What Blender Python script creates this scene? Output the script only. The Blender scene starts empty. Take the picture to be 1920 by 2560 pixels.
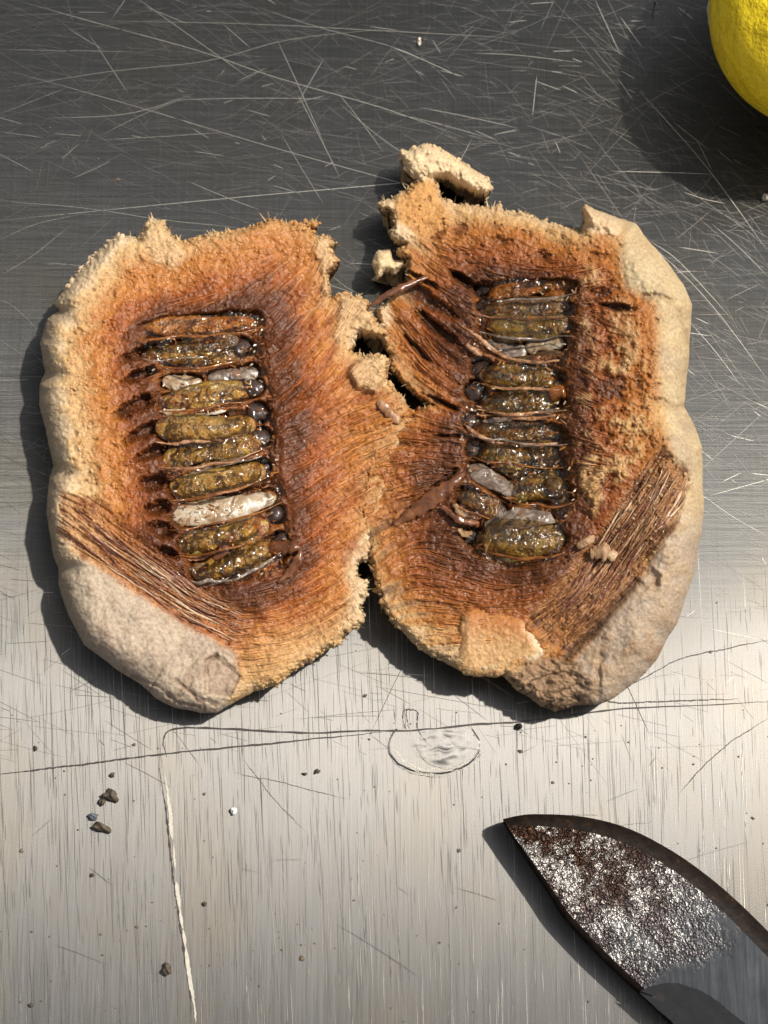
import bpy, math, random
import numpy as np
from mathutils import Vector
R = math.radians
sc = bpy.context.scene
S = 0.01                       # everything below is laid out in centimetres
# ------------------------------------------------------------------ camera
PITCH, DIST, WID = R(16.0), 10.0, 4.0
K = WID / 1920.0 / DIST
cam_d = bpy.data.cameras.new('camera')
cam = bpy.data.objects.new('camera', cam_d)
sc.collection.objects.link(cam)
CP = np.array([0.0, -math.sin(PITCH) * DIST, math.cos(PITCH) * DIST])
cam.location = Vector(CP * S)
cam.rotation_euler = (PITCH, 0, 0)
cam_d.sensor_fit = 'VERTICAL'
cam_d.sensor_height = 24.0
cam_d.lens = 12.0 / (WID * 4 / 3 / 2 / DIST)
cam_d.clip_start, cam_d.clip_end = 0.005, 50
cam_d.dof.use_dof = True
cam_d.dof.focus_distance = DIST * S * 0.965
cam_d.dof.aperture_fstop = 70
sc.camera = cam
# ------------------------------------------------------------------ light
SUN_EL, SUN_AZ = 58.0, 20.0    # azimuth counted from +x (right of the picture) towards +y (its top)
w = bpy.data.worlds.new('World')
sc.world = w
w.use_nodes = True
wn = w.node_tree
bg = wn.nodes['Background']
sky = wn.nodes.new('ShaderNodeTexSky')
sky.sky_type = 'NISHITA'
sky.sun_disc = False
sky.sun_elevation = R(SUN_EL)
sky.sun_rotation = R(90 - SUN_AZ)
sky.dust_density = 4.0
hs = wn.nodes.new('ShaderNodeHueSaturation')   # hazy, nearly white daylight
hs.inputs['Saturation'].default_value = 0.2
wn.links.new(sky.outputs[0], hs.inputs['Color'])
wn.links.new(hs.outputs[0], bg.inputs[0])
bg.inputs[1].default_value = 0.105
sd_ = bpy.data.lights.new('sun', 'SUN')
sd_.energy = 4.1
sd_.angle = R(1.5)
sd_.color = (1.0, 0.915, 0.80)
sun = bpy.data.objects.new('sun', sd_)
sc.collection.objects.link(sun)
SL = Vector((math.cos(R(SUN_EL)) * math.cos(R(SUN_AZ)), math.cos(R(SUN_EL)) * math.sin(R(SUN_AZ)), math.sin(R(SUN_EL))))
sun.rotation_euler = SL.to_track_quat('Z', 'Y').to_euler()
sun.location = SL * 0.5
sc.view_settings.view_transform = 'Standard'
sc.view_settings.look = 'None'
sc.view_settings.exposure = 0.03
sc.cycles.max_bounces = 8
# ------------------------------------------------------------------ helpers
rng = np.random.default_rng(7)
random.seed(7)
FWD = np.array([0, math.sin(PITCH), -math.cos(PITCH)])
UP = np.array([0, math.cos(PITCH), math.sin(PITCH)])


def at(u, v, z=0.0):
    """point in cm at height z seen at photo pixel (u, v)"""
    u, v, z = np.broadcast_arrays(np.asarray(u, float), np.asarray(v, float), np.asarray(z, float))
    dx = (u - 960) * K
    dy = (1280 - v) * K
    d = FWD + dx[..., None] * np.array([1.0, 0, 0]) + dy[..., None] * UP
    t = (z - CP[2]) / d[..., 2]
    return CP + t[..., None] * d


PX = WID / 1920.0              # about one photo pixel, in cm


def mesh(name, verts, faces, mat=None, parent=None, origin=None, smooth=True, col=None, uv=None, wet=None):
    """one mesh object from points in cm; origin in cm"""
    verts = np.asarray(verts, float)
    if origin is None:
        origin = np.array([*((verts.min(0) + verts.max(0)) / 2)[:2], verts[:, 2].min()])
    origin = np.asarray(origin, float)
    me = bpy.data.meshes.new(name)
    lv = (verts - origin) * S
    if isinstance(faces, np.ndarray):
        nf, k = faces.shape
        me.vertices.add(len(lv))
        me.vertices.foreach_set('co', lv.astype(np.float32).ravel())
        me.loops.add(nf * k)
        me.loops.foreach_set('vertex_index', faces.astype(np.int32).ravel())
        me.polygons.add(nf)
        me.polygons.foreach_set('loop_start', np.arange(0, nf * k, k, dtype=np.int32))
        me.polygons.foreach_set('loop_total', np.full(nf, k, dtype=np.int32))
        me.update(calc_edges=True)
        me.validate()
    else:
        me.from_pydata([tuple(p) for p in lv], [], faces)
        me.update()
    if smooth:
        me.polygons.foreach_set('use_smooth', np.ones(len(me.polygons), bool))
    if col is not None:
        a = me.color_attributes.new('Col', 'FLOAT_COLOR', 'POINT')
        c4 = np.ones((len(lv), 4), np.float32)
        c4[:, :3] = col
        if wet is not None:
            c4[:, 3] = wet
        a.data.foreach_set('color', c4.ravel())
    if uv is not None:
        l = me.uv_layers.new(name='UVMap')
        vi = np.zeros(len(me.loops), np.int32)
        me.loops.foreach_get('vertex_index', vi)
        l.data.foreach_set('uv', np.asarray(uv, np.float32)[vi].ravel())
    if mat is not None:
        me.materials.append(mat)
    o = bpy.data.objects.new(name, me)
    sc.collection.objects.link(o)
    loc = origin * S
    if parent is not None:
        pw = np.zeros(3)
        p = parent
        while p is not None:
            pw += np.array(p.location)
            p = p.parent
        o.parent = parent
        loc = loc - pw
    o.location = Vector(loc)
    return o


def tag(o, label=None, cat=None, group=None, kind=None):
    if label: o['label'] = label
    if cat: o['category'] = cat
    if group: o['group'] = group
    if kind: o['kind'] = kind
    return o


def empty(name, p):
    o = bpy.data.objects.new(name, None)
    o.empty_display_size = 0.003
    sc.collection.objects.link(o)
    o.location = Vector(np.asarray(p) * S)
    return o


class NT:
    """short hand for node trees"""
    def __init__(self, name):
        self.m = bpy.data.materials.new(name)
        self.m.use_nodes = True
        self.t = self.m.node_tree
        self.b = self.t.nodes['Principled BSDF']

    def n(self, typ, **kw):
        nd = self.t.nodes.new('ShaderNode' + typ)
        for k, v in kw.items():
            if k.startswith('i_'):
                key = k[2:]
                key = int(key) if key.isdigit() else key.replace('_', ' ')
                s = nd.inputs[key]
                if isinstance(v, bpy.types.NodeSocket):
                    self.t.links.new(v, s)
                else:
                    s.default_value = v
            else:
                setattr(nd, k, v)
        return nd

    def set(self, **kw):
        for k, v in kw.items():
            s = self.b.inputs[k.replace('_', ' ')]
            if isinstance(v, bpy.types.NodeSocket):
                self.t.links.new(v, s)
            else:
                s.default_value = v

    def math(self, op, a, b=0.0, c=0.0, clamp=False):
        nd = self.n('Math', operation=op, i_0=a, i_1=b, i_2=c)
        nd.use_clamp = clamp
        return nd.outputs[0]

    def mix(self, f, a, b, typ='MIX'):
        nd = self.t.nodes.new('ShaderNodeMix')
        nd.data_type = 'RGBA'
        nd.blend_type = typ
        for idx, v in ((0, f), (6, a), (7, b)):
            s = nd.inputs[idx]
            if isinstance(v, bpy.types.NodeSocket):
                self.t.links.new(v, s)
            elif idx == 0:
                s.default_value = v
            else:
                s.default_value = (*v, 1)
        return nd.outputs[2]

    def ramp(self, f, stops):
        nd = self.n('ValToRGB', i_0=f)
        e = nd.color_ramp.elements
        while len(e) < len(stops): e.new(0.5)
        for el, (p, c) in zip(e, stops):
            el.position = p
            el.color = (*c, 1) if isinstance(c, tuple) else (c, c, c, 1)
        return nd.outputs[0]

    def coord(self, sx=100, sy=100, sz=100, rot=0.0):
        tc = self.n('TexCoord')
        mp = self.n('Mapping', i_0=tc.outputs['Object'])
        mp.inputs['Scale'].default_value = (sx, sy, sz)
        mp.inputs['Rotation'].default_value = (0, 0, rot)
        return mp.outputs[0]

    def noise(self, co, scale, detail=3, rough=0.55, dist=0.0):
        return self.n('TexNoise', i_Vector=co, i_Scale=scale, i_Detail=detail, i_Roughness=rough, i_Distortion=dist).outputs[0]

    def bump(self, h, strength, dist=0.0002, normal=None):
        nd = self.n('Bump', i_Height=h, i_Strength=strength, i_Distance=dist)
        if normal is not None: self.t.links.new(normal, nd.inputs['Normal'])
        return nd.outputs[0]


# ------------------------------------------------------------------ 2-D noise and fields on pixel grids
def vnoise(U, V, scale, seed):
    g = np.random.default_rng(seed).random((64, 64)).astype(np.float32)
    x, y = U / scale, V / scale
    xi, yi = np.floor(x).astype(int), np.floor(y).astype(int)
    fx, fy = x - xi, y - yi
    fx, fy = fx * fx * (3 - 2 * fx), fy * fy * (3 - 2 * fy)
    a, b = g[yi % 64, xi % 64], g[yi % 64, (xi + 1) % 64]
    c, d = g[(yi + 1) % 64, xi % 64], g[(yi + 1) % 64, (xi + 1) % 64]
    return (a * (1 - fx) + b * fx) * (1 - fy) + (c * (1 - fx) + d * fx) * fy


def fbm(U, V, scale, seed, octv=4, gain=0.55):
    s, a, t = 0, 1.0, 0
    for o in range(octv):
        ang = 0.6 * o + 0.3
        cu, sv = math.cos(ang), math.sin(ang)
        s = s + a * (vnoise(U * cu - V * sv + 5000, U * sv + V * cu + 5000, scale / 2 ** o, seed + o) - 0.5)
        t += a * 0.5
        a *= gain
    return s / t               # about -1..1


def sdf(poly, U, V):
    """signed distance in pixels, positive inside"""
    p = np.asarray(poly, float)
    d = np.full(U.shape, 1e9)
    ins = np.zeros(U.shape, bool)
    for (x0, y0), (x1, y1) in zip(p, np.roll(p, -1, 0)):
        ex, ey = x1 - x0, y1 - y0
        t = np.clip(((U - x0) * ex + (V - y0) * ey) / (ex * ex + ey * ey + 1e-9), 0, 1)
        d = np.minimum(d, (U - x0 - t * ex) ** 2 + (V - y0 - t * ey) ** 2)
        if y0 != y1:
            c = ((y0 > V) != (y1 > V)) & (U < (x1 - x0) * (V - y0) / (y1 - y0) + x0)
            ins ^= c
    return np.where(ins, 1, -1) * np.sqrt(d)


def line_d(pts, U, V):
    p = np.asarray(pts, float)
    d = np.full(U.shape, 1e9)
    for (x0, y0), (x1, y1) in zip(p[:-1], p[1:]):
        ex, ey = x1 - x0, y1 - y0
        t = np.clip(((U - x0) * ex + (V - y0) * ey) / (ex * ex + ey * ey + 1e-9), 0, 1)
        d = np.minimum(d, (U - x0 - t * ex) ** 2 + (V - y0 - t * ey) ** 2)
    return np.sqrt(d)


def idw(pts, U, V, soft=60.0):
    num, den = 0, 0
    for row in pts:
        x, y, val = row
        wgt = 1.0 / ((U - x) ** 2 + (V - y) ** 2 + soft ** 2) ** 1.5
        num = num + wgt * val
        den = den + wgt
    return num / den


def sm(a, b, x):
    t = np.clip((x - a) / (b - a), 0, 1)
    return t * t * (3 - 2 * t)


def mixc(col, c, wgt):
    return col * (1 - wgt[..., None]) + np.asarray(c) * wgt[..., None]


def blur(a, r):
    for ax in (0, 1):
        p = np.pad(a, [(r + 1, r) if i == ax else (0, 0) for i in (0, 1)], mode='edge')
        c = np.cumsum(p, axis=ax)
        a = (np.take(c, range(2 * r + 1, c.shape[ax]), ax) - np.take(c, range(0, c.shape[ax] - 2 * r - 1), ax)) / (2 * r + 1)
    return a


def lic(theta, seed, L=22, pre=0):
    h, w_ = theta.shape
    n = np.random.default_rng(seed).random((h, w_))
    if pre: n = blur(n, pre)
    acc = n.copy()
    cx, sy = np.cos(theta), -np.sin(theta)
    for sgn in (1, -1):
        X, Y = np.meshgrid(np.arange(w_, dtype=float), np.arange(h, dtype=float))
        for k in range(L):
            xi = np.clip(np.rint(X).astype(int), 0, w_ - 1)
            yi = np.clip(np.rint(Y).astype(int), 0, h - 1)
            X += sgn * cx[yi, xi]
            Y += sgn * sy[yi, xi]
            xi = np.clip(np.rint(X).astype(int), 0, w_ - 1)
            yi = np.clip(np.rint(Y).astype(int), 0, h - 1)
            acc += n[yi, xi]
    acc = (acc - acc.mean()) / acc.std()
    return np.clip(acc, -2.2, 2.2) / 2.2


# ------------------------------------------------------------------ work surface
def plate_material():
    m = NT('scratched_metal')
    tan = m.n('Tangent', direction_type='UV_MAP', uv_map='UVMap')
    co = m.coord(100, 100, 100)
    sep = m.n('SeparateXYZ', i_0=co)
    y = sep.outputs[1]
    ver = m.noise(m.coord(100, 1.6, 100), 90, 5, 0.7)
    ver2 = m.noise(m.coord(100, 1.2, 100), 14, 4, 0.6)
    hor = m.noise(m.coord(3.5, 100, 100, 0.06), 55, 5, 0.7)
    big = m.noise(co, 0.9, 3, 0.5)
    fine = m.noise(co, 160, 2, 0.6)
    # the lower part of the sheet keeps its upright mill grain, the upper is scoured crosswise
    f = m.n('MapRange', i_Value=m.math('ADD', y, m.math('MULTIPLY', m.math('SUBTRACT', big, 0.5), 0.9)), i_1=-0.95, i_2=0.05)
    f = f.outputs[0]
    grain = m.n('Mix', i_0=f, i_2=ver, i_3=m.math('ADD', m.math('MULTIPLY', hor, 0.62), m.math('MULTIPLY', ver, 0.38))).outputs[0]
    c = m.ramp(grain, [(0.26, (0.080, 0.080, 0.080)), (0.5, (0.108, 0.108, 0.109)), (0.74, (0.140, 0.140, 0.141))])
    c = m.mix(m.math('MULTIPLY', ver2, 0.4), c, (0.125, 0.119, 0.105))
    c = m.mix(m.math('MULTIPLY', f, 0.75), c, m.ramp(grain, [(0.28, (0.036, 0.037, 0.037)), (0.5, (0.064, 0.066, 0.066)), (0.74, (0.11, 0.111, 0.109))]))  # upper part darkened in the base colour to imitate its dim reflection
    glare_warm = m.ramp(m.noise(co, 1.3, 4, 0.6, 0.5), [(0.48, 0.0), (0.68, 1.0)])
    c = m.mix(m.math('MULTIPLY', glare_warm, 0.35), c, m.mix(1.0, c, (1.1, 0.98, 0.74), 'MULTIPLY'))  # warm tone of the sun glare, painted into the base colour in noise patches
    m.set(Base_Color=c, Metallic=1.0, Tangent=tan.outputs[0], Anisotropic=0.95, Anisotropic_Rotation=0.25)
    r = m.math('ADD', m.math('MULTIPLY', grain, 0.20), 0.285)
    r = m.math('ADD', r, m.math('MULTIPLY', big, 0.08))
    m.set(Roughness=r)
    m.t.links.new(m.bump(m.math('ADD', grain, m.math('MULTIPLY', fine, 0.35)), 0.25, 0.00003), m.b.inputs['Normal'])
    return m.m


M_plate = plate_material()
PW, PH = 16.0, 16.0
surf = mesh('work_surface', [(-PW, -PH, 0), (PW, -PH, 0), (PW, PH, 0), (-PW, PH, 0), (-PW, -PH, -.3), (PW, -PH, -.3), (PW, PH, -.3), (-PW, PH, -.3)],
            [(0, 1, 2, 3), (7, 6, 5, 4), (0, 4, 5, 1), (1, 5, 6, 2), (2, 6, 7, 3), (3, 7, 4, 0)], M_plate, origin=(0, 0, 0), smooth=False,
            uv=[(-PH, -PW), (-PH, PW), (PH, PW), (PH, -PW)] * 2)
tag(surf, 'scratched bare metal work surface, dark above and bright brushed grain below', kind='structure')


def metal_mat(name, c, rough, metallic=1.0, spec=0.5):
    m = NT(name)
    n = m.noise(m.coord(100, 100, 100), 60, 3, 0.6)
    col = m.mix(n, tuple(x * 0.6 for x in c), tuple(min(1, x * 1.3) for x in c))
    m.set(Base_Color=col, Metallic=metallic, Roughness=rough)
    m.b.inputs['Specular IOR Level'].default_value = spec
    return m.m


M_scr = metal_mat('scratch_bright', (0.50, 0.48, 0.43), 0.45)
M_scr2 = metal_mat('scratch_faint', (0.24, 0.23, 0.215), 0.45)
M_grv = metal_mat('groove_dark', (0.05, 0.045, 0.04), 0.5, 0.3)
M_pale = metal_mat('pale_burr', (0.60, 0.565, 0.48), 0.5, 0.5)


class Strips:
    def __init__(self): self.v, self.f = [], []

    def add(self, pts, wid, z=0.0022, taper=True):
        pts = np.asarray(pts, float)
        n = len(pts)
        P = at(pts[:, 0], pts[:, 1], 0.0)
        T = np.gradient(P, axis=0)
        N = np.stack([-T[:, 1], T[:, 0], T[:, 2] * 0], 1)
        N /= np.linalg.norm(N, axis=1)[:, None] + 1e-12
        wd = np.broadcast_to(np.asarray(wid, float), n) * PX / 2
        if taper:
            s = np.linspace(0, 1, n)
            wd = wd * np.clip(np.minimum(s, 1 - s) * 5 + 0.12, 0, 1)
        b = len(self.v)
        for p, q, ww in zip(P, N, wd):
            self.v.append((p[0] - q[0] * ww, p[1] - q[1] * ww, z))
            self.v.append((p[0] + q[0] * ww, p[1] + q[1] * ww, z))
        for i in range(n - 1):
            k = b + 2 * i
            self.f.append((k, k + 1, k + 3, k + 2))

    def build(self, name, mat, parent):
        return mesh(name, self.v, np.array(self.f), mat, parent, origin=(0, 0, 0))


def curve_pts(pts, n=24, jit=0.0, seed=0):
    """a smooth line through pixel points (Catmull-Rom), with a little wander"""
    p = np.asarray(pts, float)
    if len(p) == 2:
        q = p[0] + (p[1] - p[0]) * np.linspace(0, 1, n)[:, None]
    else:
        e = np.vstack([2 * p[0] - p[1], p, 2 * p[-1] - p[-2]])
        out = []
        m_ = max(3, n // (len(p) - 1))
        for i in range(len(p) - 1):
            a, b, c, d = e[i:i + 4]
            for t in np.linspace(0, 1, m_, endpoint=i == len(p) - 2):
                out.append(0.5 * (2 * b + (c - a) * t + (2 * a - 5 * b + 4 * c - d) * t * t + (3 * b - a - 3 * c + d) * t ** 3))
        q = np.array(out)
    if jit:
        g = np.random.default_rng(seed)
        q = q + np.cumsum(g.normal(0, jit, q.shape), 0) * 0.4 + g.normal(0, jit, q.shape) * 0.5
    return q


bright, faint, dark, milled = Strips(), Strips(), Strips(), Strips()
for wd, pts in [
    (3.2, [(35, 0), (250, 60), (503, 130), (690, 195), (960, 272), (1160, 345)]), (2.6, [(0, 171), (347, 269), (683, 370), (960, 446), (1080, 480)]),
    (3.6, [(-10, 553), (480, 505), (960, 462), (1045, 455)]), (2.8, [(116, 296), (278, 290), (376, 272), (486, 234)]),
    (2.2, [(0, 223), (278, 179), (520, 153), (720, 100), (960, 72)]), (2.0, [(231, 52), (600, 60), (960, 78), (1280, 96)]), (2.0, [(0, 125), (350, 130)]),
    (2.4, [(0, 503), (200, 520), (405, 550), (610, 572)]), (1.8, [(0, 286), (168, 219)]), (2.0, [(648, 20), (800, 70), (960, 112), (1060, 150)]),
    (3.0, [(960, 110), (1060, 150), (1157, 194)]), (2.0, [(1180, 133), (1300, 138), (1452, 156)]), (2.0, [(960, 278), (1100, 310), (1232, 347)]),
    (2.6, [(1602, 231), (1690, 330), (1782, 440), (1920, 631)]), (2.2, [(1708, 480), (1760, 497), (1815, 508)]), (2.0, [(1600, 590), (1700, 680), (1800, 790), (1925, 960)]),
    (2.2, [(1620, 600), (1680, 640), (1740, 700), (1830, 800)]), (1.8, [(700, 330), (760, 430), (810, 510)]), (2.0, [(260, 350), (420, 340), (560, 330)]),
    (1.8, [(250, 340), (370, 280), (480, 240)]), (2.0, [(0, 600), (90, 560), (200, 535)]), (2.0, [(0, 690), (80, 640), (180, 560)]), (2.2, [(840, 225), (900, 300), (960, 380)]),
    (2.0, [(850, 260), (960, 350), (1100, 440)]), (2.2, [(0, 330), (110, 345)]), (2.6, [(1268, 380), (1300, 392)]), (1.8, [(1000, 660), (1080, 700)]),
    (2.0, [(830, 690), (870, 720), (920, 742)]), (1.6, [(0, 850), (60, 890)]), (1.8, [(0, 750), (40, 770), (110, 840)]), (2.0, [(1720, 800), (1790, 880), (1850, 960)]),
    (1.6, [(1780, 560), (1850, 620), (1920, 690)]), (1.8, [(1745, 1230), (1830, 1290), (1920, 1340)]), (2.2, [(1100, 1655), (1200, 1690), (1290, 1745)])]:
    bright.add(curve_pts(pts, 26, 0.35, len(pts) * 7), wd * 0.45)
for k in range(6500):
    u, v = rng.uniform(-150, 2070), rng.uniform(-200, 1900)
    if v > 1250 and rng.random() < 0.8 * min(1, (v - 1250) / 350): continue
    L = min(520, rng.exponential(75) + 12)
    a = rng.normal(-8, 17) if rng.random() < 0.7 else rng.normal(28, 22) if rng.random() < 0.5 else rng.normal(-38, 16)
    if u > 1450 and rng.random() < 0.6: a -= 18
    a = R(a)
    bend = rng.normal(0, 0.025) * L
    s = np.linspace(-0.5, 0.5, 7)
    x = u + s * L * math.cos(a) - bend * (s ** 2) * math.sin(a)
    y = v - s * L * math.sin(a) - bend * (s ** 2) * math.cos(a)
    br = rng.random() ** 2.2
    (bright if br > 0.90 else faint).add(np.stack([x, y], 1), 0.35 + 0.8 * br)
for k in range(2200):          # upright mill marks of the lower half
    u, v = rng.uniform(-60, 1980), 2700 - 1250 * rng.random()
    if rng.random() < (1700 - v) / 500: continue
    L = rng.exponential(90) + 30
    s = np.linspace(-0.5, 0.5, 4)
    pts = np.stack([u + s * L * 0.03 * rng.normal(1.2, 0.6), v + s * L], 1)
    q = rng.random()
    (bright if q < 0.25 else milled if q > 0.80 else faint).add(pts, rng.uniform(0.4, 1.05))
for k in range(24):           # odd dark hairlines on the lower half
    u, v = rng.uniform(0, 1920), rng.uniform(1650, 2560)
    L, a = rng.exponential(60) + 20, rng.uniform(-1.2, 1.2)
    s = np.linspace(-0.5, 0.5, 6)
    dark.add(np.stack([u + s * L * math.cos(a), v - s * L * math.sin(a) + 0.06 * L * s ** 2], 1), rng.uniform(0.6, 1.2))
tag(bright.build('bright_scratches', M_scr, surf), kind='stuff')
tag(faint.build('faint_scratches', M_scr2, surf), kind='stuff')
tag(milled.build('mill_marks', metal_mat('mill_mark', (0.19, 0.187, 0.18), 0.5, 0.8), surf), kind='stuff')
tag(dark.build('dark_scratches', M_grv, surf), kind='stuff')
for wd, pts in [(3.6, [(-20, 1936), (120, 1924), (243, 1911), (417, 1891), (694, 1865), (960, 1839)]),
                (4.0, [(417, 1893), (410, 1852), (440, 1824), (579, 1826), (752, 1836), (900, 1833), (1045, 1831), (1189, 1817), (1291, 1810), (1406, 1795), (1560, 1776), (1800, 1764), (1930, 1756)]),
                (2.6, [(1500, 1745), (1560, 1758), (1690, 1750), (1850, 1745)]), (2.2, [(1560, 1720), (1612, 1696), (1700, 1650), (1800, 1624), (1930, 1598)]),
                (3.0, [(1640, 2), (1630, 45)]), (2.6, [(1740, -10), (1724, 17), (1654, 133), (1492, 382), (1400, 555)]), (1.8, [(1700, 1980), (1800, 1880), (1925, 1800)]),
                (0.9, [(580, 1930), (700, 1950), (870, 1990)]), (0.8, [(600, 1890), (680, 1990), (760, 2075)])]:
    st = Strips()
    cp = curve_pts(pts, 90, 0.9, int(pts[0][0]) + 40)
    st.add(cp, wd * (0.6 + 0.8 * np.random.default_rng(len(pts)).random(len(cp))), z=0.0035)
    st.build('scored_line', M_grv, surf)


def ribbon(name, path, widths, mat, parent, z0, lift, thick=0.006, n=26, arch=0.3, jit=0.0, seed=0, label=None, zfun=None, segs=4, twist=0.0):
    """a solid strip lying on a surface: photo-pixel path, widths in pixels, height z0 or zfun(u, v), lift above it at each path point"""
    c = curve_pts(path, n, jit, seed)
    n = len(c)
    s = np.linspace(0, 1, n)
    wd = np.interp(s, np.linspace(0, 1, len(widths)), widths) * PX / 2
    lf = np.interp(s, np.linspace(0, 1, len(lift)), lift)
    g = np.random.default_rng(seed + 5)
    base = zfun(c[:, 0], c[:, 1]) if zfun else np.full(n, float(z0))
    base = np.convolve(np.pad(base, 3, mode='edge'), np.ones(7) / 7, 'valid')
    P = at(c[:, 0], c[:, 1], base + lf)
    T = np.gradient(P, axis=0)
    N = np.stack([-T[:, 1], T[:, 0], 0 * T[:, 2]], 1)
    N /= np.linalg.norm(N, axis=1)[:, None] + 1e-12
    v, f = [], []
    ks = np.linspace(-1, 1, segs + 1)
    for i in range(n):
        jw = 1 + 0.18 * g.normal() if jit else 1
        for side in (1, -1):
            for k in ks if side == 1 else ks[::-1]:
                q = P[i] + N[i] * wd[i] * k * jw
                q = q + np.array([0, 0, (1 - k * k) * arch * wd[i] + side * thick / 2 + twist * k * wd[i] * math.sin(s[i] * 3 + seed)])
                v.append(q)
    m_ = 2 * (segs + 1)
    for i in range(n - 1):
        for k in range(m_):
            f.append((i * m_ + k, i * m_ + (k + 1) % m_, (i + 1) * m_ + (k + 1) % m_, (i + 1) * m_ + k))
    f = [tuple(x) for x in f] + [tuple(range(m_))[::-1], tuple(range((n - 1) * m_, n * m_))]
    o = mesh(name, v, f, mat, parent)
    if label: o['label'] = label
    return o


st = Strips()
cp = curve_pts([(405, 1897), (425, 2024), (437, 2157), (446, 2255), (463, 2365), (480, 2470), (490, 2575)], 150, 1.0, 3)
st.add(cp, 7.5 * np.clip(vnoise(np.arange(len(cp)) * 1.0, np.arange(len(cp)) * 0.0, 5, 9) * 1.5 - .05, .1, 1.2), z=.0032)
st.build('scored_burr', M_pale, surf)
st = Strips()
cp = curve_pts([(398, 1920), (416, 2030), (424, 2120), (430, 2180), (440, 2260), (452, 2340), (470, 2460), (478, 2560)], 80, 1.0, 12)
st.add(cp, 1.2 + 5.5 * np.random.default_rng(4).random(len(cp)) ** 2.5, z=0.003)
st.build('scored_line', M_grv, surf)


# the shallow dent with a crinkled blister of clear residue
def dent():
    c0 = np.array([1078, 1872.0])
    nu, nv = 120, 70
    U, V = np.meshgrid(np.linspace(955, 1215, nu), np.linspace(1822, 1945, nv))
    a, b = (U - 1085) / 118, (V - 1862) / 74
    rr = np.sqrt(a * a + b * b) + 0.07 * fbm(U, V, 50, 94, 3)
    rim = np.exp(-((rr - 0.82) / 0.10) ** 2) * sm(-0.35, 0.25, b)
    a2, b2 = (U - 1105) / 82, (V - 1858) / 56
    r2 = np.sqrt(a2 * a2 + b2 * b2) + 0.10 * fbm(U, V, 34, 96, 3)
    rim2 = np.exp(-((r2 - 0.86) / 0.10) ** 2) * sm(-0.9, 0.1, b2 + a2 * 0.3)
    wr = np.abs(fbm(U, V * 1.5, 46, 91, 2)) * sm(1.0, 0.6, r2) * 0.55
    z = 0.0028 + (0.006 * wr * (1 - .3 * rim)) * sm(1.02, 0.85, np.maximum(np.abs((U - 1085) / 130), np.abs((V - 1883) / 62)))
    z = z * sm(1.05, 0.95, rr) - 0.004 * sm(0.95, 1.05, rr)
    P = at(U, V, z).reshape(-1, 3)
    idx = np.arange(nu * nv).reshape(nv, nu)
    f = np.stack([idx[:-1, :-1], idx[1:, :-1], idx[1:, 1:], idx[:-1, 1:]], -1).reshape(-1, 4)
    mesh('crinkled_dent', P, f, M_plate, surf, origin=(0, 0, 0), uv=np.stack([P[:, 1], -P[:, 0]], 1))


dent()
for nm, mt_, wd, pts in (('residue_edge', M_grv, 3.2, [(966, 1846), (976, 1888), (1010, 1920), (1062, 1938), (1118, 1941)]), ('residue_edge', M_pale, 7.0, [(985, 1862), (1004, 1900), (1050, 1926), (1100, 1932)]),
                         ('residue_edge', M_grv, 3.0, [(1030, 1848), (1052, 1892), (1082, 1914), (1130, 1918), (1178, 1896), (1194, 1872), (1150, 1866), (1096, 1868)]),
                         ('residue_edge', M_pale, 5.0, [(1060, 1906), (1090, 1922), (1140, 1924), (1190, 1902), (1205, 1880)])):
    for rpt in range(2):
        st = Strips()
        cp = curve_pts(pts, 90, 1.1, int(pts[0][0]) + rpt * 31)
        st.add(cp + rpt * 4, wd * .42 * (.05 + np.random.default_rng(len(pts) + rpt).random(len(cp)) ** 1.6), z=.0036 + .0004 * rpt)
        st.build(nm, mt_, surf)
st = Strips()
for o_, sd_k in ((0, 9), (7, 19)):
    cp = curve_pts([(1020 + o_, 1838), (1010 + o_, 1800), (1012 + o_, 1776), (1030, 1770 + o_), (1050 - o_, 1778), (1050 - o_, 1812), (1064 - o_, 1842), (1090 - o_, 1868)], 70, 1.0, sd_k)
    st.add(cp, .3 + 2.4 * np.random.default_rng(sd_k).random(len(cp)) ** 1.8, z=.0034)
st.build('residue_loop', M_grv, surf)

# ------------------------------------------------------------------ egg case: foam halves
def foam_material(name='dried_egg_foam', coat=0.28, rough=0.12):
    m = NT(name)
    at_ = m.n('Attribute', attribute_name='Col')
    co = m.coord(100, 100, 100)
    n1 = m.noise(co, 55, 4, 0.65)
    n2 = m.noise(co, 170, 3, 0.6)
    c = m.mix(m.ramp(n1, [(0.3, 0.0), (0.7, 1.0)]), m.mix(1.0, at_.outputs['Color'], (0.72, 0.66, 0.60), 'MULTIPLY'), m.mix(1.0, at_.outputs['Color'], (1.22, 1.2, 1.12), 'MULTIPLY'))
    wet = at_.outputs['Alpha']
    m.set(Base_Color=c, Roughness=m.math('SUBTRACT', 0.72, m.math('MULTIPLY', wet, 0.36)), Coat_Weight=m.math('MULTIPLY', wet, coat), Coat_Roughness=rough)
    m.b.inputs['Specular IOR Level'].default_value = 0.3
    m.b.inputs['Subsurface Weight'].default_value = 0.12
    m.b.inputs['Subsurface Radius'].default_value = (0.0009, 0.0005, 0.0002)
    m.b.inputs['Subsurface Scale'].default_value = 1.0
    b = m.bump(m.math('ADD', n1, m.math('MULTIPLY', n2, 0.6)), 0.5, 0.00007)
    m.t.links.new(b, m.b.inputs['Normal'])
    m.t.links.new(b, m.b.inputs['Coat Normal'])
    return m.m


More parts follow.
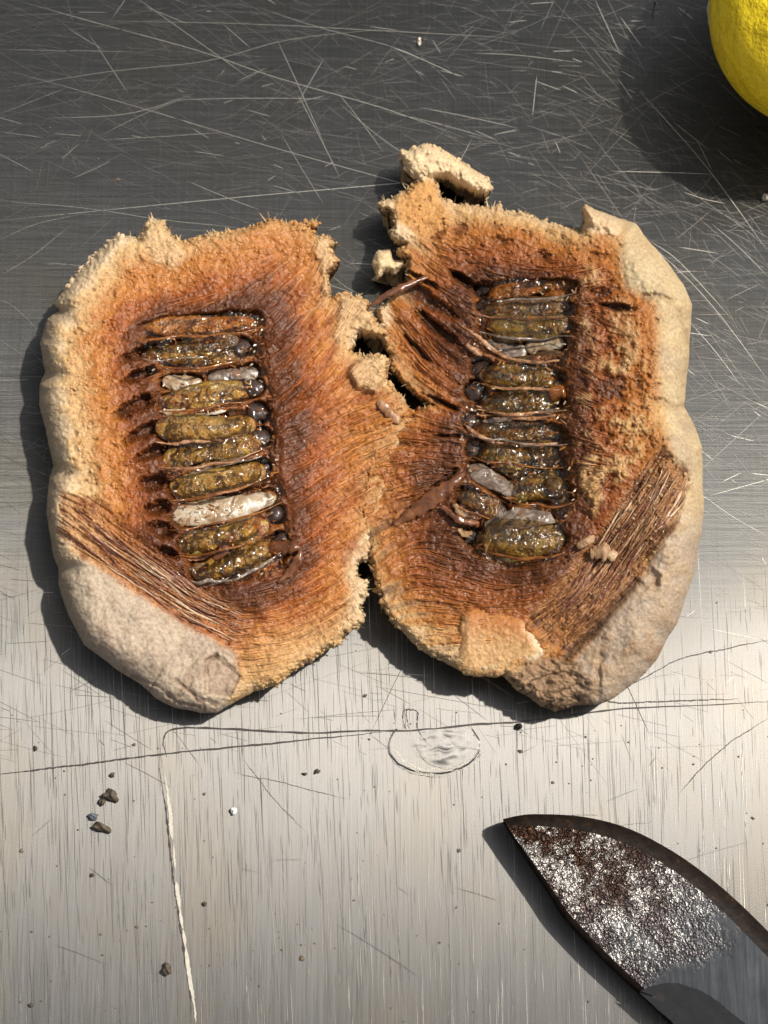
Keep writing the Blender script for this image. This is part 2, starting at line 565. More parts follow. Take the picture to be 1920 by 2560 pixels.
M_foam = foam_material()
M_bub = foam_material('wet_foam_bubble', 1.0, 0.07)
CREAM, YEL, TAN, ORG = (.61, .475, .325), (.58, .385, .17), (.50, .295, .125), (.42, .165, .038)
BRN, RED, DRK, RIND, GRY = (.15, .043, .009), (.28, .072, .011), (.035, .013, .006), (.46, .385, .305), (.37, .30, .25)

LEFT = [(294, 582), (345, 596), (362, 560), (375, 548), (405, 552), (430, 585), (462, 604), (500, 589), (558, 578), (601, 575), (662, 552), (671, 532), (679, 546), (731, 558), (775, 549), (804, 558),
        (779, 569), (784, 589), (818, 589), (841, 607), (830, 621), (850, 653), (824, 682), (823, 711), (830, 728), (827, 743), (850, 734), (896, 740), (922, 751), (934, 789), (950, 815), (975, 822),
        (972, 845), (940, 840), (899, 835), (879, 879), (905, 887), (963, 890), (972, 899), (966, 948), (985, 965), (1015, 1000), (1035, 1040), (1010, 1090), (985, 1150), (965, 1230), (950, 1300),
        (930, 1340), (926, 1390), (903, 1409), (895, 1438), (923, 1458), (913, 1484), (907, 1523), (913, 1549), (897, 1569), (868, 1582), (851, 1608), (812, 1627), (760, 1663), (720, 1690), (695, 1712), (637, 1728),
        (581, 1757), (542, 1780), (503, 1782), (438, 1770), (392, 1748), (347, 1708), (291, 1673), (210, 1611), (171, 1539), (145, 1461), (145, 1419), (132, 1377), (116, 1282), (122, 1198),
        (132, 1165), (119, 1100), (115, 1075), (100, 1012), (99, 960), (112, 931), (100, 861), (118, 798), (147, 777), (135, 760), (178, 699), (225, 644), (254, 615)]
RIGHT = [(995, 381), (1001, 372), (1022, 377), (1059, 358), (1088, 363), (1137, 392), (1189, 427), (1221, 442), (1230, 473), (1215, 494), (1207, 482), (1178, 482), (1160, 468), (1131, 462), (1114, 447),
         (1091, 450), (1101, 476), (1103, 497), (1160, 511), (1198, 514), (1233, 517), (1250, 508), (1259, 528), (1285, 531), (1314, 531), (1340, 546), (1381, 558), (1439, 575), (1450, 578), (1458, 555),
         (1456, 518), (1465, 513), (1488, 523), (1552, 547), (1589, 558), (1610, 587), (1644, 625), (1676, 668), (1711, 711), (1731, 761), (1728, 798), (1725, 856), (1717, 960), (1714, 995), (1711, 1015),
         (1734, 1059), (1757, 1117), (1756, 1181), (1761, 1279), (1756, 1328), (1743, 1393), (1736, 1432), (1707, 1517), (1691, 1562), (1665, 1598), (1645, 1647), (1612, 1686), (1560, 1728), (1521, 1754),
         (1492, 1762), (1437, 1764), (1388, 1779), (1352, 1767), (1316, 1737), (1291, 1723), (1254, 1687), (1225, 1690), (1171, 1685), (1135, 1667), (1092, 1647), (1063, 1633), (1030, 1606), (1007, 1580),
         (978, 1561), (965, 1528), (949, 1502), (946, 1470), (933, 1437), (926, 1388), (905, 1340), (900, 1290), (910, 1200), (930, 1110), (960, 1060), (1010, 1035), (1060, 1020), (1082, 1010), (1043, 994),
         (1007, 959), (978, 922), (969, 887), (958, 855), (938, 835), (943, 806), (946, 771), (972, 748), (1001, 719), (1016, 690), (1016, 650), (998, 641), (990, 630), (1010, 609), (987, 604), (969, 575),
         (984, 560), (972, 528), (964, 537), (945, 520), (949, 499), (978, 494), (1016, 476), (1039, 450), (1010, 421)]
CHAM_L = [(350, 835), (420, 805), (500, 795), (600, 785), (665, 800), (655, 880), (680, 970), (690, 1100), (690, 1180), (715, 1290), (730, 1380), (690, 1420), (620, 1445), (520, 1460), (470, 1410), (450, 1300), (440, 1200), (420, 1080), (390, 960), (365, 900)]
CHAM_R = [(1180, 740), (1230, 705), (1330, 700), (1430, 715), (1445, 770), (1420, 880), (1415, 1000), (1420, 1110), (1440, 1220), (1410, 1310), (1395, 1390), (1300, 1410), (1220, 1395), (1150, 1350), (1150, 1270), (1170, 1200), (1155, 1100), (1165, 990), (1180, 900), (1195, 820)]
STEP = 2.0


class Field:
    pass


def sample(F, arr, u, v):
    x = np.clip((np.asarray(u, float) - F.u0) / STEP, 0, arr.shape[1] - 1.001)
    y = np.clip((np.asarray(v, float) - F.v0) / STEP, 0, arr.shape[0] - 1.001)
    xi, yi = x.astype(int), y.astype(int)
    fx, fy = x - xi, y - yi
    return (arr[yi, xi] * (1 - fx) + arr[yi, xi + 1] * fx) * (1 - fy) + (arr[yi + 1, xi] * (1 - fx) + arr[yi + 1, xi + 1] * fx) * fy


def base_field(poly, cham, zpts, wpts, tornpts, dirs, seed):
    p = np.asarray(poly)
    F = Field()
    F.u0, F.v0 = p[:, 0].min() - 12, p[:, 1].min() - 12
    nu, nv = int((p[:, 0].max() + 12 - F.u0) / STEP), int((p[:, 1].max() + 12 - F.v0) / STEP)
    F.U, F.V = np.meshgrid(F.u0 + np.arange(nu) * STEP, F.v0 + np.arange(nv) * STEP)
    U, V = F.U, F.V
    F.torn = np.clip(idw(tornpts, U, V, 40), 0, 1)
    F.fine = fbm(U, V, 7, seed + 3, 2)
    F.mid = fbm(U, V, 26, seed + 11, 4)
    F.big = fbm(U, V, 110, seed + 21, 4)
    F.sd = sdf(poly, U, V) + F.torn * (fbm(U, V, 22, seed, 4, 0.75) * 9 + F.fine * 3.5) + (1 - F.torn) * fbm(U, V, 60, seed, 3) * 3
    F.dc = -sdf(cham, U, V) + F.mid * 8
    theta = np.zeros(U.shape)
    ca = [(x, y, math.cos(2 * R(a))) for x, y, a in dirs]
    sa = [(x, y, math.sin(2 * R(a))) for x, y, a in dirs]
    theta = F.theta = 0.5 * np.arctan2(idw(sa, U, V, 30), idw(ca, U, V, 30)) + F.mid * 0.22
    F.lic = 0.6 * lic(theta, seed + 31, 26, 1) + 0.4 * lic(theta, seed + 32, 14, 0)
    F.lic2 = lic(theta, seed + 33, 40, 4)
    F.wid = idw(wpts, U, V, 50)
    F.zt = idw(zpts, U, V, 90)
    return F


def finish(F, name, parent, origin, seed):
    """turn the height and colour fields of one half into its mesh, with an outer wall tucked under down to the metal"""
    nv, nu = F.sd.shape
    inside = F.sd > 0
    keep = inside[:-1, :-1] & inside[1:, :-1] & inside[1:, 1:] & inside[:-1, 1:]
    idx = np.arange(nu * nv).reshape(nv, nu)
    faces = np.stack([idx[:-1, :-1], idx[1:, :-1], idx[1:, 1:], idx[:-1, 1:]], -1)[keep]
    used = np.zeros(nu * nv, bool)
    used[faces.ravel()] = True
    gy, gx = np.gradient(F.sdb)
    gl = np.hypot(gx, gy) + 1e-6
    gx, gy = gx / gl, gy / gl
    e = np.concatenate([faces[:, [0, 1]], faces[:, [1, 2]], faces[:, [2, 3]], faces[:, [3, 0]]])
    key = np.minimum(e[:, 0], e[:, 1]) * (nu * nv) + np.maximum(e[:, 0], e[:, 1])
    uq, inv, cnt = np.unique(key, return_inverse=True, return_counts=True)
    be = e[cnt[inv] == 1]
    bv = np.unique(be)
    U, V = F.U.ravel().copy(), F.V.ravel().copy()
    pull = np.clip(F.sd.ravel()[bv], 0, 3.0)
    U[bv] -= gx.ravel()[bv] * pull
    V[bv] -= gy.ravel()[bv] * pull
    z = F.z.ravel()
    top = at(U, V, z)
    remap = -np.ones(nu * nv, int)
    ui = np.flatnonzero(used)
    remap[ui] = np.arange(len(ui))
    verts = [top[ui]]
    col = [F.col.reshape(-1, 3)[ui]]
    wet = [F.wet.ravel()[ui]]
    fl = [remap[faces]]
    nb = len(bv)
    bmap = -np.ones(nu * nv, int)
    bmap[bv] = np.arange(nb)
    prev = remap[bv]
    off = len(ui)
    tb = F.torn.ravel()[bv]
    gxb, gyb = gx.ravel()[bv], gy.ravel()[bv]
    zb = z[bv]
    for fr, inn in ((0.80, 3), (0.52, 14), (0.2, 36), (0.0, 60)):
        k = inn * (1 - 0.35 * tb)
        p = top[bv].copy()
        p[:, 0] += gxb * k * PX
        p[:, 1] -= gyb * k * PX
        p[:, 2] = zb * fr - (0.01 if fr == 0 else 0)
        verts.append(p)
        col.append(F.colside.reshape(-1, 3)[bv])
        wet.append(np.full(nb, 0.1))
        cur = off + np.arange(nb)
        i0, i1 = bmap[be[:, 0]], bmap[be[:, 1]]
        fl.append(np.stack([prev[i1], prev[i0], cur[i0], cur[i1]], 1))
        prev = cur
        off += nb
    o = mesh(name, np.vstack(verts), np.vstack(fl), M_foam, parent, origin=origin, col=np.clip(np.vstack(col), 0.004, 0.95), wet=np.concatenate(wet))
    return o


def edge_profile(F, zedge):
    x = np.clip(F.sd / F.wid, 0, 1)
    return zedge + (F.zt - zedge) * np.sqrt(1 - (1 - x) ** 2)


def slot(F, u, v, L, wd, a, depth, c=DRK, soft=0.5):
    a = R(a)
    du, dv = F.U - u, F.V - v
    s = (du * math.cos(a) - dv * math.sin(a)) / (L / 2)
    t = (du * math.sin(a) + dv * math.cos(a)) / (wd / 2)
    r = np.sqrt(s * s + t * t) + F.mid * 0.38 + F.fine * 0.12
    wgt = sm(1.15, soft, r)
    F.z -= depth * wgt
    F.col = mixc(F.col, c, wgt * 0.9)


case = empty('egg_case', at(935, 1150, 0.0))
tag(case, 'cut open tan foam egg case with two halves still joined along the middle', 'egg case')

EGGS_L = [
    (500, 812, 290, 46, 6, 'amber', 'egg', 'amber egg at the top of the row'), (475, 868, 230, 44, 6, 'darkegg', 'egg', None), (505, 893, 200, 40, 5, 'olive', 'egg', None),
    (585, 938, 130, 38, 12, 'grey', 'egg_skin', None), (455, 955, 98, 36, 3, 'shell', 'egg_skin', 'clear shiny shell piece'),
    (520, 990, 230, 46, 8, 'olive', 'egg', None), (480, 1030, 170, 20, 4, 'shell', 'egg_skin', None), (515, 1068, 235, 62, 6, 'olive', 'egg', None), (530, 1128, 240, 54, 10, 'olive', 'egg', None),
    (555, 1160, 200, 18, 14, 'grey', 'egg_skin', None), (545, 1200, 235, 60, 14, 'olive', 'egg', None), (558, 1268, 268, 62, 14, 'shell', 'egg', 'pale clear egg shell'),
    (555, 1340, 210, 62, 14, 'olive', 'egg', None), (605, 1400, 190, 60, 24, 'olive', 'egg', None), (540, 1425, 120, 44, 10, 'darkegg', 'egg', None)]
EGGS_R = [
    (1325, 722, 215, 40, 2, 'amber', 'egg', 'amber egg at the top of the row'), (1382, 738, 62, 36, -6, 'amber', 'egg_skin', None), (1315, 770, 225, 44, -2, 'darkegg', 'egg', None), (1320, 815, 215, 56, -3, 'olived', 'egg', None),
    (1265, 872, 110, 42, -18, 'grey', 'egg_skin', None), (1362, 862, 100, 42, 6, 'shell', 'egg_skin', 'pale grey shell piece'), (1325, 895, 160, 22, 2, 'olived', 'egg_skin', None),
    (1300, 942, 200, 54, -3, 'olived', 'egg', None), (1305, 1003, 205, 56, 0, 'olived', 'egg', None), (1300, 1040, 190, 16, 2, 'grey', 'egg_skin', None), (1300, 1078, 225, 50, -6, 'darkegg', 'egg', None),
    (1300, 1135, 210, 52, -6, 'olived', 'egg', None), (1320, 1172, 170, 34, -8, 'olived', 'egg', None), (1238, 1206, 150, 48, -36, 'grey', 'egg_skin', 'glittering tilted skin'), (1345, 1228, 160, 60, -4, 'olived', 'egg', None),
    (1205, 1262, 130, 46, -22, 'darkegg', 'egg', None), (1305, 1345, 205, 88, -4, 'olived', 'egg', 'broad olive egg at the foot of the row')]
EYES_L = [(605, 868, 46), (633, 968, 50), (645, 1033, 52), (652, 1092, 48), (655, 1167, 38), (690, 1286, 40), (699, 1350, 38)]
EYES_R = [(1207, 724, 36), (1210, 763, 34), (1204, 921, 48), (1188, 976, 48), (1180, 1056, 40), (1190, 1124, 48), (1182, 1340, 46)]


def cells(F, eggs, eyes):
    """the cells the eggs lie in: 1 in a cell, 0 on the skin between two cells"""
    m_ = np.zeros(F.U.shape)
    for u, v, L, wd, a, *_ in eggs:
        if wd < 30: continue
        a = R(a)
        du, dv = F.U - u, F.V - v
        x = np.abs(du * math.cos(a) - dv * math.sin(a)) / (L / 2 + 9)
        y = np.abs(du * math.sin(a) + dv * math.cos(a)) / (wd / 2 + 5)
        m_ = np.maximum(m_, sm(1.12, 0.80, (x ** 4 + y ** 3) ** 0.28 + F.mid * 0.10))
    for u, v, d in eyes:
        m_ = np.maximum(m_, sm(1.15, 0.75, np.hypot(F.U - u, F.V - v) / (d / 2 + 5)))
    return m_


# ---- left half
zl = [(120, 1000, .42), (250, 800, .43), (330, 620, .39), (560, 620, .40), (760, 600, .36), (830, 680, .33), (900, 780, .30), (930, 920, .30), (960, 1050, .30), (920, 1200, .28), (900, 1450, .26),
      (800, 1600, .26), (640, 1700, .27), (500, 1700, .30), (300, 1600, .36), (180, 1480, .38), (150, 1250, .41), (300, 1100, .44), (420, 1350, .42), (560, 1500, .34), (760, 1250, .33), (760, 950, .37), (520, 1100, .44)]
wl = [(100, 1000, 70), (110, 850, 60), (180, 690, 45), (130, 1250, 60), (160, 1500, 80), (300, 1660, 80), (480, 1770, 90), (620, 1720, 40), (760, 1650, 22), (900, 1500, 16), (940, 1300, 14), (960, 1000, 14),
      (900, 800, 12), (830, 650, 14), (700, 560, 16), (500, 590, 18), (350, 570, 20)]
tl = [(100, 1000, .15), (110, 850, .2), (180, 690, .5), (130, 1250, .1), (160, 1500, 0), (300, 1660, 0), (480, 1770, 0), (580, 1750, .1), (700, 1690, .6), (850, 1590, 1), (900, 1500, 1), (930, 1300, 1), (980, 1000, 1),
      (960, 900, 1), (900, 780, 1), (830, 650, 1), (700, 560, 1), (500, 590, .8), (350, 570, .9), (270, 620, .5)]
dl = [(650, 1450, 20), (750, 1500, 25), (850, 1450, 38), (800, 1300, 36), (720, 1250, 38), (850, 1150, 32), (700, 1100, 25), (950, 1050, 18), (720, 950, 40), (800, 900, 52), (850, 800, 58), (750, 800, 46), (800, 650, 62),
      (700, 700, 42), (600, 650, 20), (320, 950, 28), (300, 1100, 22), (250, 800, 60), (400, 700, 10), (250, 1300, -38), (350, 1370, -36), (500, 1480, -33), (620, 1560, 5), (540, 1000, 8), (340, 1250, 20)]
F = base_field(LEFT, CHAM_L, zl, wl, tl, dl, 100)
U, V = F.U, F.V
F.sdb = blur(F.sd, 3)
F.z = edge_profile(F, 0.15 + 0 * U)
do = np.maximum(F.sd, 0)
f = do / (do + np.maximum(F.dc, 0) + 1e-6)
fib = sm(560, 700, U) * sm(600, 720, V) * sm(0, 30, F.dc)          # fibrous side towards the hinge
fib = np.maximum(fib, sm(1380, 1450, V) * sm(500, 600, U) * 0.8)
gran = (1 - fib)
t = f + 0.10 * F.mid + 0.10 * F.big + fib * 0.16 * F.lic2
t = t + 0.10 * sm(560, 680, U) * sm(1650, 1300, V) + 0.10 * sm(800, 640, V) * sm(380, 480, U)
t = t + 0.11 - 0.17 * sm(360, 210, U) + 0.06 * F.mid * sm(360, 210, U) - 0.10 * sm(760, 560, V) * sm(420, 300, U) + gran * 0.10 * F.lic2 * sm(.3, .6, f)
col = np.empty(U.shape + (3,))
col[:] = CREAM
col = mixc(col, YEL, sm(.04, .18, t) * 0.6)
col = mixc(col, TAN, sm(.10, .30, t) * 0.7)
col = mixc(col, ORG, sm(.22, .52, t))
col = mixc(col, RED, sm(.56, .78, t) * 0.9)
col = mixc(col, BRN, sm(.74, .92, t))
col = mixc(col, (.07, .02, .008), sm(.90, 1.04, t) * 0.8)
# fibres: ridges and grooves
F.z += fib * (0.008 * F.lic + 0.017 * F.lic2 * (0.7 + F.big)) + gran * 0.012 * F.mid + 0.005 * F.fine + 0.022 * F.big + fib * 0.008 * F.mid
col = mixc(col, RED, fib * np.clip(-F.lic2 * 1.3 + 0.05, 0, 0.9) * sm(.12, .3, t))
col = mixc(col, BRN, fib * np.clip(-F.lic * 1.2 - 0.15, 0, 0.85) * sm(.1, .3, t))
col = mixc(col, (.52, .27, .095), fib * np.clip(F.lic * 1.0 - 0.35, 0, 0.5) * sm(0.98, 0.5, t))
# torn blocks of pale foam on the hinge side
for poly, zz in [([(905, 887), (963, 890), (972, 899), (966, 948), (940, 985), (890, 975), (870, 930)], .05), ([(850, 734), (896, 740), (922, 751), (934, 789), (940, 830), (890, 830), (850, 870), (830, 840), (845, 780)], .02),
                 ([(790, 585), (818, 589), (841, 607), (850, 653), (824, 682), (826, 740), (806, 740), (800, 660), (785, 620)], .02), ([(350, 590), (375, 548), (405, 552), (440, 590), (470, 640), (440, 680), (380, 660)], .01)]:
    q = sdf(poly, U, V) + F.mid * 9
    F.z += zz * sm(-4, 12, q)
    col = mixc(col, (.56, .40, .23), sm(-8, 16, q) * 0.72)
# pale frayed fringe along the lower hinge edge
fr = sm(60, 8, F.sd) * sm(820, 900, U) * sm(1330, 1400, V)
col = mixc(col, (.60, .48, .33), fr * 0.8)
lowr = sm(1520, 1640, V - 0.15 * (760 - U)) * sm(560, 640, U)
col = mixc(col, TAN, lowr * 0.6)
# smooth outer rind at the foot, with wrinkles
rind = sdf([(140, 1400), (215, 1400), (330, 1470), (470, 1565), (590, 1635), (600, 1700), (560, 1790), (400, 1800), (200, 1650), (120, 1500)], U, V) + F.mid * 5
rw = sm(-12, 16, rind + F.big * 10)
F.z = F.z * (1 - rw) + rw * (edge_profile(F, 0.12) + 0.016 * F.big + 0.011 * F.mid + 0.003 * F.fine)
F.z += rw * 0.018 * sm(0, 60, rind)
wr = np.abs(fbm(U + V * .35, V * 1.5, 70, 555, 4))
wr = np.abs(fbm(U * .55 - V * .75, (U * .75 + V * .55) * 2.4, 120, 557, 3))
crease = sm(0.16, 0.0, wr) * rw * sm(1600, 1720, V + (U - 300) * 0.15) * 0.7
F.z -= 0.014 * crease
col = mixc(col, RIND, rw)
col = mixc(col, GRY, rw * np.clip(0.45 + 1.2 * F.big + .4 * F.mid, 0, 1) * 0.85)
col = mixc(col, (.27, .18, .12), rw * sm(0.5, 0.8, fbm(U, V, 12, 912, 2)) * 0.5)
col = mixc(col, (.20, .125, .08), crease * 0.7)
col = mixc(col, (.36, .25, .17), rw * sm(0.25, 0.7, F.mid + 0.4 * F.fine) * 0.4)
cor = sm(-4, 4, sdf([(512, 1650), (535, 1640), (600, 1690), (575, 1745), (520, 1735)], U, V))
F.z -= 0.018 * cor
col = mixc(col, (.34, .26, .205), cor * 0.8)
for pts in ([(512, 1735), (514, 1650), (540, 1640)], [(540, 1640), (575, 1665), (600, 1690)], [(330, 1690), (400, 1720), (440, 1755), (500, 1768)], [(440, 1700), (480, 1735), (540, 1762)]):
    d = line_d(pts, U, V) + F.mid * 3
    F.z -= 0.012 * sm(9, 0, d + F.mid * 4)
    col = mixc(col, (.20, .125, .085), sm(6, 0, d + F.mid * 5) * 0.55)
# bed of the twig print
bed = sm(-10, 12, sdf([(150, 1235), (240, 1240), (330, 1330), (440, 1420), (560, 1495), (650, 1545), (610, 1630), (480, 1565), (330, 1465), (200, 1390), (140, 1330)], U, V) + F.mid * 8)
F.z -= 0.018 * bed * (1 + F.lic)
col = mixc(col, (.36, .155, .06), bed * 0.6)
col = mixc(col, BRN, bed * sm(0.0, 0.5, F.mid) * 0.75)
# side wall seen on the left: greyish bumps
sw = sm(45, 5, F.sd) * sm(260, 160, U) * sm(760, 800, V)
col = mixc(col, (.34, .265, .19), sw * np.clip(0.8 + 0.5 * F.mid, 0, 1))
for (cu, cv) in ((128, 770), (108, 940), (125, 1180), (142, 1420)):
    d = np.hypot((U - cu) / 3.0, V - cv)
    F.z -= 0.05 * sm(30, 0, d)
F.col, F.wet = col, np.clip(0.15 + sm(0.15, 0.6, t) * 0.75, 0, 1) * (1 - 0.85 * rw)
F.rindw, F.fib = rw, fib
# chamber
ch = sm(26, -22, F.dc + F.big * 10)
ce = cells(F, EGGS_L, EYES_L)
F.z -= 0.030 * ch + 0.060 * ce
F.z += 0.010 * F.mid * ch
F.col = mixc(F.col, (.20, .062, .013), ch * 0.85)
F.col = mixc(F.col, (.36, .15, .04), ch * (1 - ce) * sm(0.0, 0.5, F.lic + 0.4 * F.mid) * 0.55)
F.col = mixc(F.col, (.085, .028, .007), np.clip(ce * 0.85, 0, 1))
ch = np.maximum(ch, ce)
F.wet = np.maximum(F.wet, ch)
for u_, v_, L_, w_, a_ in [(345, 885, 90, 26, 22), (349, 937, 80, 24, 24), (340, 1016, 110, 34, 26), (362, 1079, 100, 30, 24), (385, 1132, 90, 30, 24), (389, 1206, 78, 36, 16), (392, 1271, 62, 34, 12), (408, 1325, 70, 40, -20), (420, 1380, 60, 24, -25), (655, 1430, 8, 8, 0),
                           (455, 1365, 44, 26, -40), (500, 1395, 50, 30, 10)]:
    slot(F, u_, v_, L_ * 1.25, w_ * 1.2, a_, 0.085, (.022, .008, .004), 0.35)
stn = sm(85, 10, line_d([(350, 880), (352, 1000), (372, 1090), (392, 1220), (410, 1330), (470, 1420)], U, V) + 25 * F.mid + 18 * F.lic) * (1 - ch)
F.col = mixc(F.col, (.12, .034, .008), stn * .6)
stn = sm(70, 5, line_d([(690, 830), (675, 950), (700, 1100), (712, 1200), (735, 1300), (740, 1390)], U, V) + 25 * F.mid + 22 * F.lic) * (1 - ch)
F.col = mixc(F.col, (.11, .032, .009), stn * .8)
# pores
po = sm(0.42, 0.75, fbm(U, V, 15, 177, 2)) * sm(6, 30, F.sd) * (1 - rw) * (1 - ch) * (1 - .8 * fib)
F.z -= 0.010 * po
F.col = mixc(F.col, BRN, po * 0.45)
F.colside = mixc(np.broadcast_to(np.array((.40, .30, .20)), U.shape + (3,)).copy(), CREAM, F.torn * 0.8)
F.z = np.maximum(F.z, 0.05)
F.chm = ch
FL = F
half_l = finish(F, 'case_half', case, at(520, 1160, 0), 1)
tag(half_l, 'lit half with pale left wall and dark slots beside its eggs')

# ---- right half
zr = [(1100, 420, .26), (1000, 500, .28), (1020, 640, .28), (980, 800, .26), (1000, 950, .24), (960, 1100, .29), (930, 1250, .28), (950, 1450, .26), (1050, 1580, .26), (1250, 1650, .30), (1300, 570, .34), (1500, 580, .46),
      (1640, 720, .56), (1690, 900, .60), (1700, 1150, .62), (1710, 1300, .58), (1640, 1550, .46), (1500, 1700, .32), (1360, 1740, .24), (1480, 800, .50), (1500, 1000, .54), (1580, 1200, .52), (1300, 900, .36), (1300, 1200, .36),
      (1150, 700, .30), (1150, 1000, .30), (1200, 1450, .30), (1450, 1400, .42)]
wr_ = [(1100, 420, 26), (1000, 500, 14), (980, 800, 12), (1000, 950, 10), (930, 1250, 12), (950, 1450, 14), (1050, 1600, 22), (1200, 1680, 20), (1340, 1750, 30), (1480, 1750, 90), (1640, 1620, 110), (1740, 1400, 120), (1750, 1200, 110),
       (1710, 1000, 100), (1720, 850, 110), (1680, 680, 90), (1600, 580, 70), (1480, 530, 24), (1380, 560, 16), (1200, 515, 14)]
tr = [(1100, 420, .5), (1200, 450, .35), (1000, 500, 1), (980, 800, 1), (1000, 950, 1), (930, 1250, 1), (950, 1450, 1), (1050, 1600, .5), (1200, 1680, .35), (1340, 1750, .3), (1480, 1750, 0), (1640, 1620, 0), (1740, 1400, 0), (1750, 1200, 0),
      (1710, 1000, 0), (1720, 850, 0), (1680, 680, .05), (1600, 580, .1), (1480, 530, .4), (1380, 560, .9), (1200, 515, 1)]
dr = [(1010, 640, -42), (1100, 700, -36), (1000, 800, -48), (1080, 850, -46), (1020, 900, -52), (1100, 980, -32), (1050, 1100, -10), (1000, 1200, 18), (1050, 1300, 30), (1100, 1400, -18), (1200, 1450, -15), (1150, 640, -18), (1300, 620, -5),
      (1450, 700, 15), (1480, 850, -32), (1500, 950, -32), (1480, 1100, -20), (1450, 1250, 40), (1550, 1350, 52), (1650, 1200, 55), (1400, 1550, 40), (1250, 1500, 10), (1300, 1000, -3), (950, 1400, 40)]
F = base_field(RIGHT, CHAM_R, zr, wr_, tr, dr, 300)
U, V = F.U, F.V
F.sdb = blur(F.sd, 3)
ze = 0.14 + 0.10 * sm(1550, 1650, U) * sm(1650, 1450, V)
F.z = edge_profile(F, ze)
do = np.maximum(F.sd, 0)
f = do / (do + np.maximum(F.dc, 0) + 1e-6)
fib = sm(1240, 1120, U) * sm(560, 640, V) * sm(0, 30, F.dc)
fib = np.maximum(fib, sm(1390, 1450, V) * 0.6)
gran = 1 - fib
t = f + 0.10 * F.mid + 0.12 * F.big + fib * 0.18 * F.lic2
t = t + 0.20 * sm(1250, 1050, U) * sm(590, 680, V) * sm(1650, 1400, V) + 0.06 * sm(700, 560, V)
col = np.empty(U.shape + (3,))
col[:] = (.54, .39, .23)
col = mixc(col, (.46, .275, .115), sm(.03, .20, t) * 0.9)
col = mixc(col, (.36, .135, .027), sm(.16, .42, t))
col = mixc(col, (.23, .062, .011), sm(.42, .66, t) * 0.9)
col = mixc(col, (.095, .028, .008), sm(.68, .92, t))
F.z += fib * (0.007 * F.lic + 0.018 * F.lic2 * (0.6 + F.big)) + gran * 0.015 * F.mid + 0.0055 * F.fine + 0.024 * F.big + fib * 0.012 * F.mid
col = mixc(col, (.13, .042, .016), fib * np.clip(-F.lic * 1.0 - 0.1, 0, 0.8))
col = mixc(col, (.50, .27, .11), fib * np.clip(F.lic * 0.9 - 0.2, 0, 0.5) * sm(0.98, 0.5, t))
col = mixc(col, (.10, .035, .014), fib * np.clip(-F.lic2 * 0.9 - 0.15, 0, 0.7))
# pale strip of foam on a neck, and crumbs at the torn corner
for poly, c_, k_, zz in [([(995, 381), (1001, 372), (1059, 358), (1088, 363), (1137, 392), (1189, 427), (1221, 442), (1232, 475), (1215, 496), (1160, 470), (1110, 448), (1040, 452), (1010, 425)], (.66, .53, .35), .95, .05),
                         ([(969, 575), (984, 550), (1020, 560), (1040, 590), (1010, 612), (985, 606)], CREAM, .8, .03), ([(945, 500), (985, 492), (990, 525), (960, 535)], CREAM, .7, .02),
                         ([(940, 760), (972, 748), (985, 790), (965, 850), (938, 835)], CREAM, .7, .02), ([(1456, 518), (1490, 520), (1560, 545), (1550, 590), (1480, 585), (1455, 570)], CREAM, .8, .02)]:
    q = sdf(poly, U, V) + F.mid * 6
    F.z += zz * 0.6 * sm(-4, 26, q)
    col = mixc(col, c_, sm(-6, 10, q) * k_)
    F.z += 0.012 * F.mid * sm(-6, 10, q)
neck = sm(-5, 15, sdf([(1040, 452), (1092, 452), (1104, 500), (1130, 560), (1060, 600), (1000, 560), (985, 500)], U, V))
col = mixc(col, (.52, .27, .09), neck * 0.75)
# lumpy browned foam between eggs and outer wall
lump = sm(-10, 20, sdf([(1450, 640), (1540, 700), (1600, 800), (1630, 950), (1650, 1090), (1560, 1200), (1480, 1290), (1440, 1200), (1430, 1000), (1440, 850)], U, V) + F.big * 20)
hl = fbm(U, V, 48, 610, 4, 0.7)
F.z += lump * 0.045 * hl
col = mixc(col, (.46, .29, .135), lump * sm(-0.1, 0.45, hl) * 0.85)
col = mixc(col, (.62, .37, .14), lump * sm(0.3, 0.7, hl) * sm(1020, 1080, V) * 0.8)
col = mixc(col, (.07, .026, .012), lump * sm(-0.15, -0.5, hl) * 0.85)
# pale smooth outer wall
oute = sdf([(1560, 540), (1545, 640), (1560, 720), (1640, 760), (1650, 900), (1655, 1000), (1665, 1070), (1690, 1150), (1705, 1200), (1670, 1300), (1600, 1440), (1480, 1590), (1430, 1660), (1450, 1790), (1800, 1790), (1800, 500)], U, V) + F.mid * 7
ow = sm(-16, 20, oute + F.big * 12)
zs = edge_profile(F, ze) + 0.020 * F.big + 0.003 * F.fine + 0.011 * F.mid
F.z = F.z * (1 - ow) + ow * zs + ow * 0.012 * sm(0, 40, oute)
oc = np.empty_like(col)
oc[:] = (.50, .405, .26)
oc = mixc(oc, (.41, .335, .27), sm(1200, 1400, V))
oc = mixc(oc, (.38, .31, .25), sm(-0.1, 0.6, F.big) * sm(1250, 1450, V) * 0.8)
oc = mixc(oc, (.43, .30, .165), np.clip(0.35 + 1.4 * F.mid + .3 * F.fine, 0, 1) * 0.5)
oc = mixc(oc, (.36, .285, .215), sm(0.05, 0.5, F.big + .5 * F.mid) * 0.6)
oc = mixc(oc, (.26, .16, .09), sm(0.55, 0.8, fbm(U, V, 11, 911, 2)) * 0.5)
oc = mixc(oc, (.30, .185, .115), sm(0.15, 0.6, F.big + 0.5 * F.mid) * sm(1480, 1640, V) * 0.7)
col = mixc(col, oc, ow)
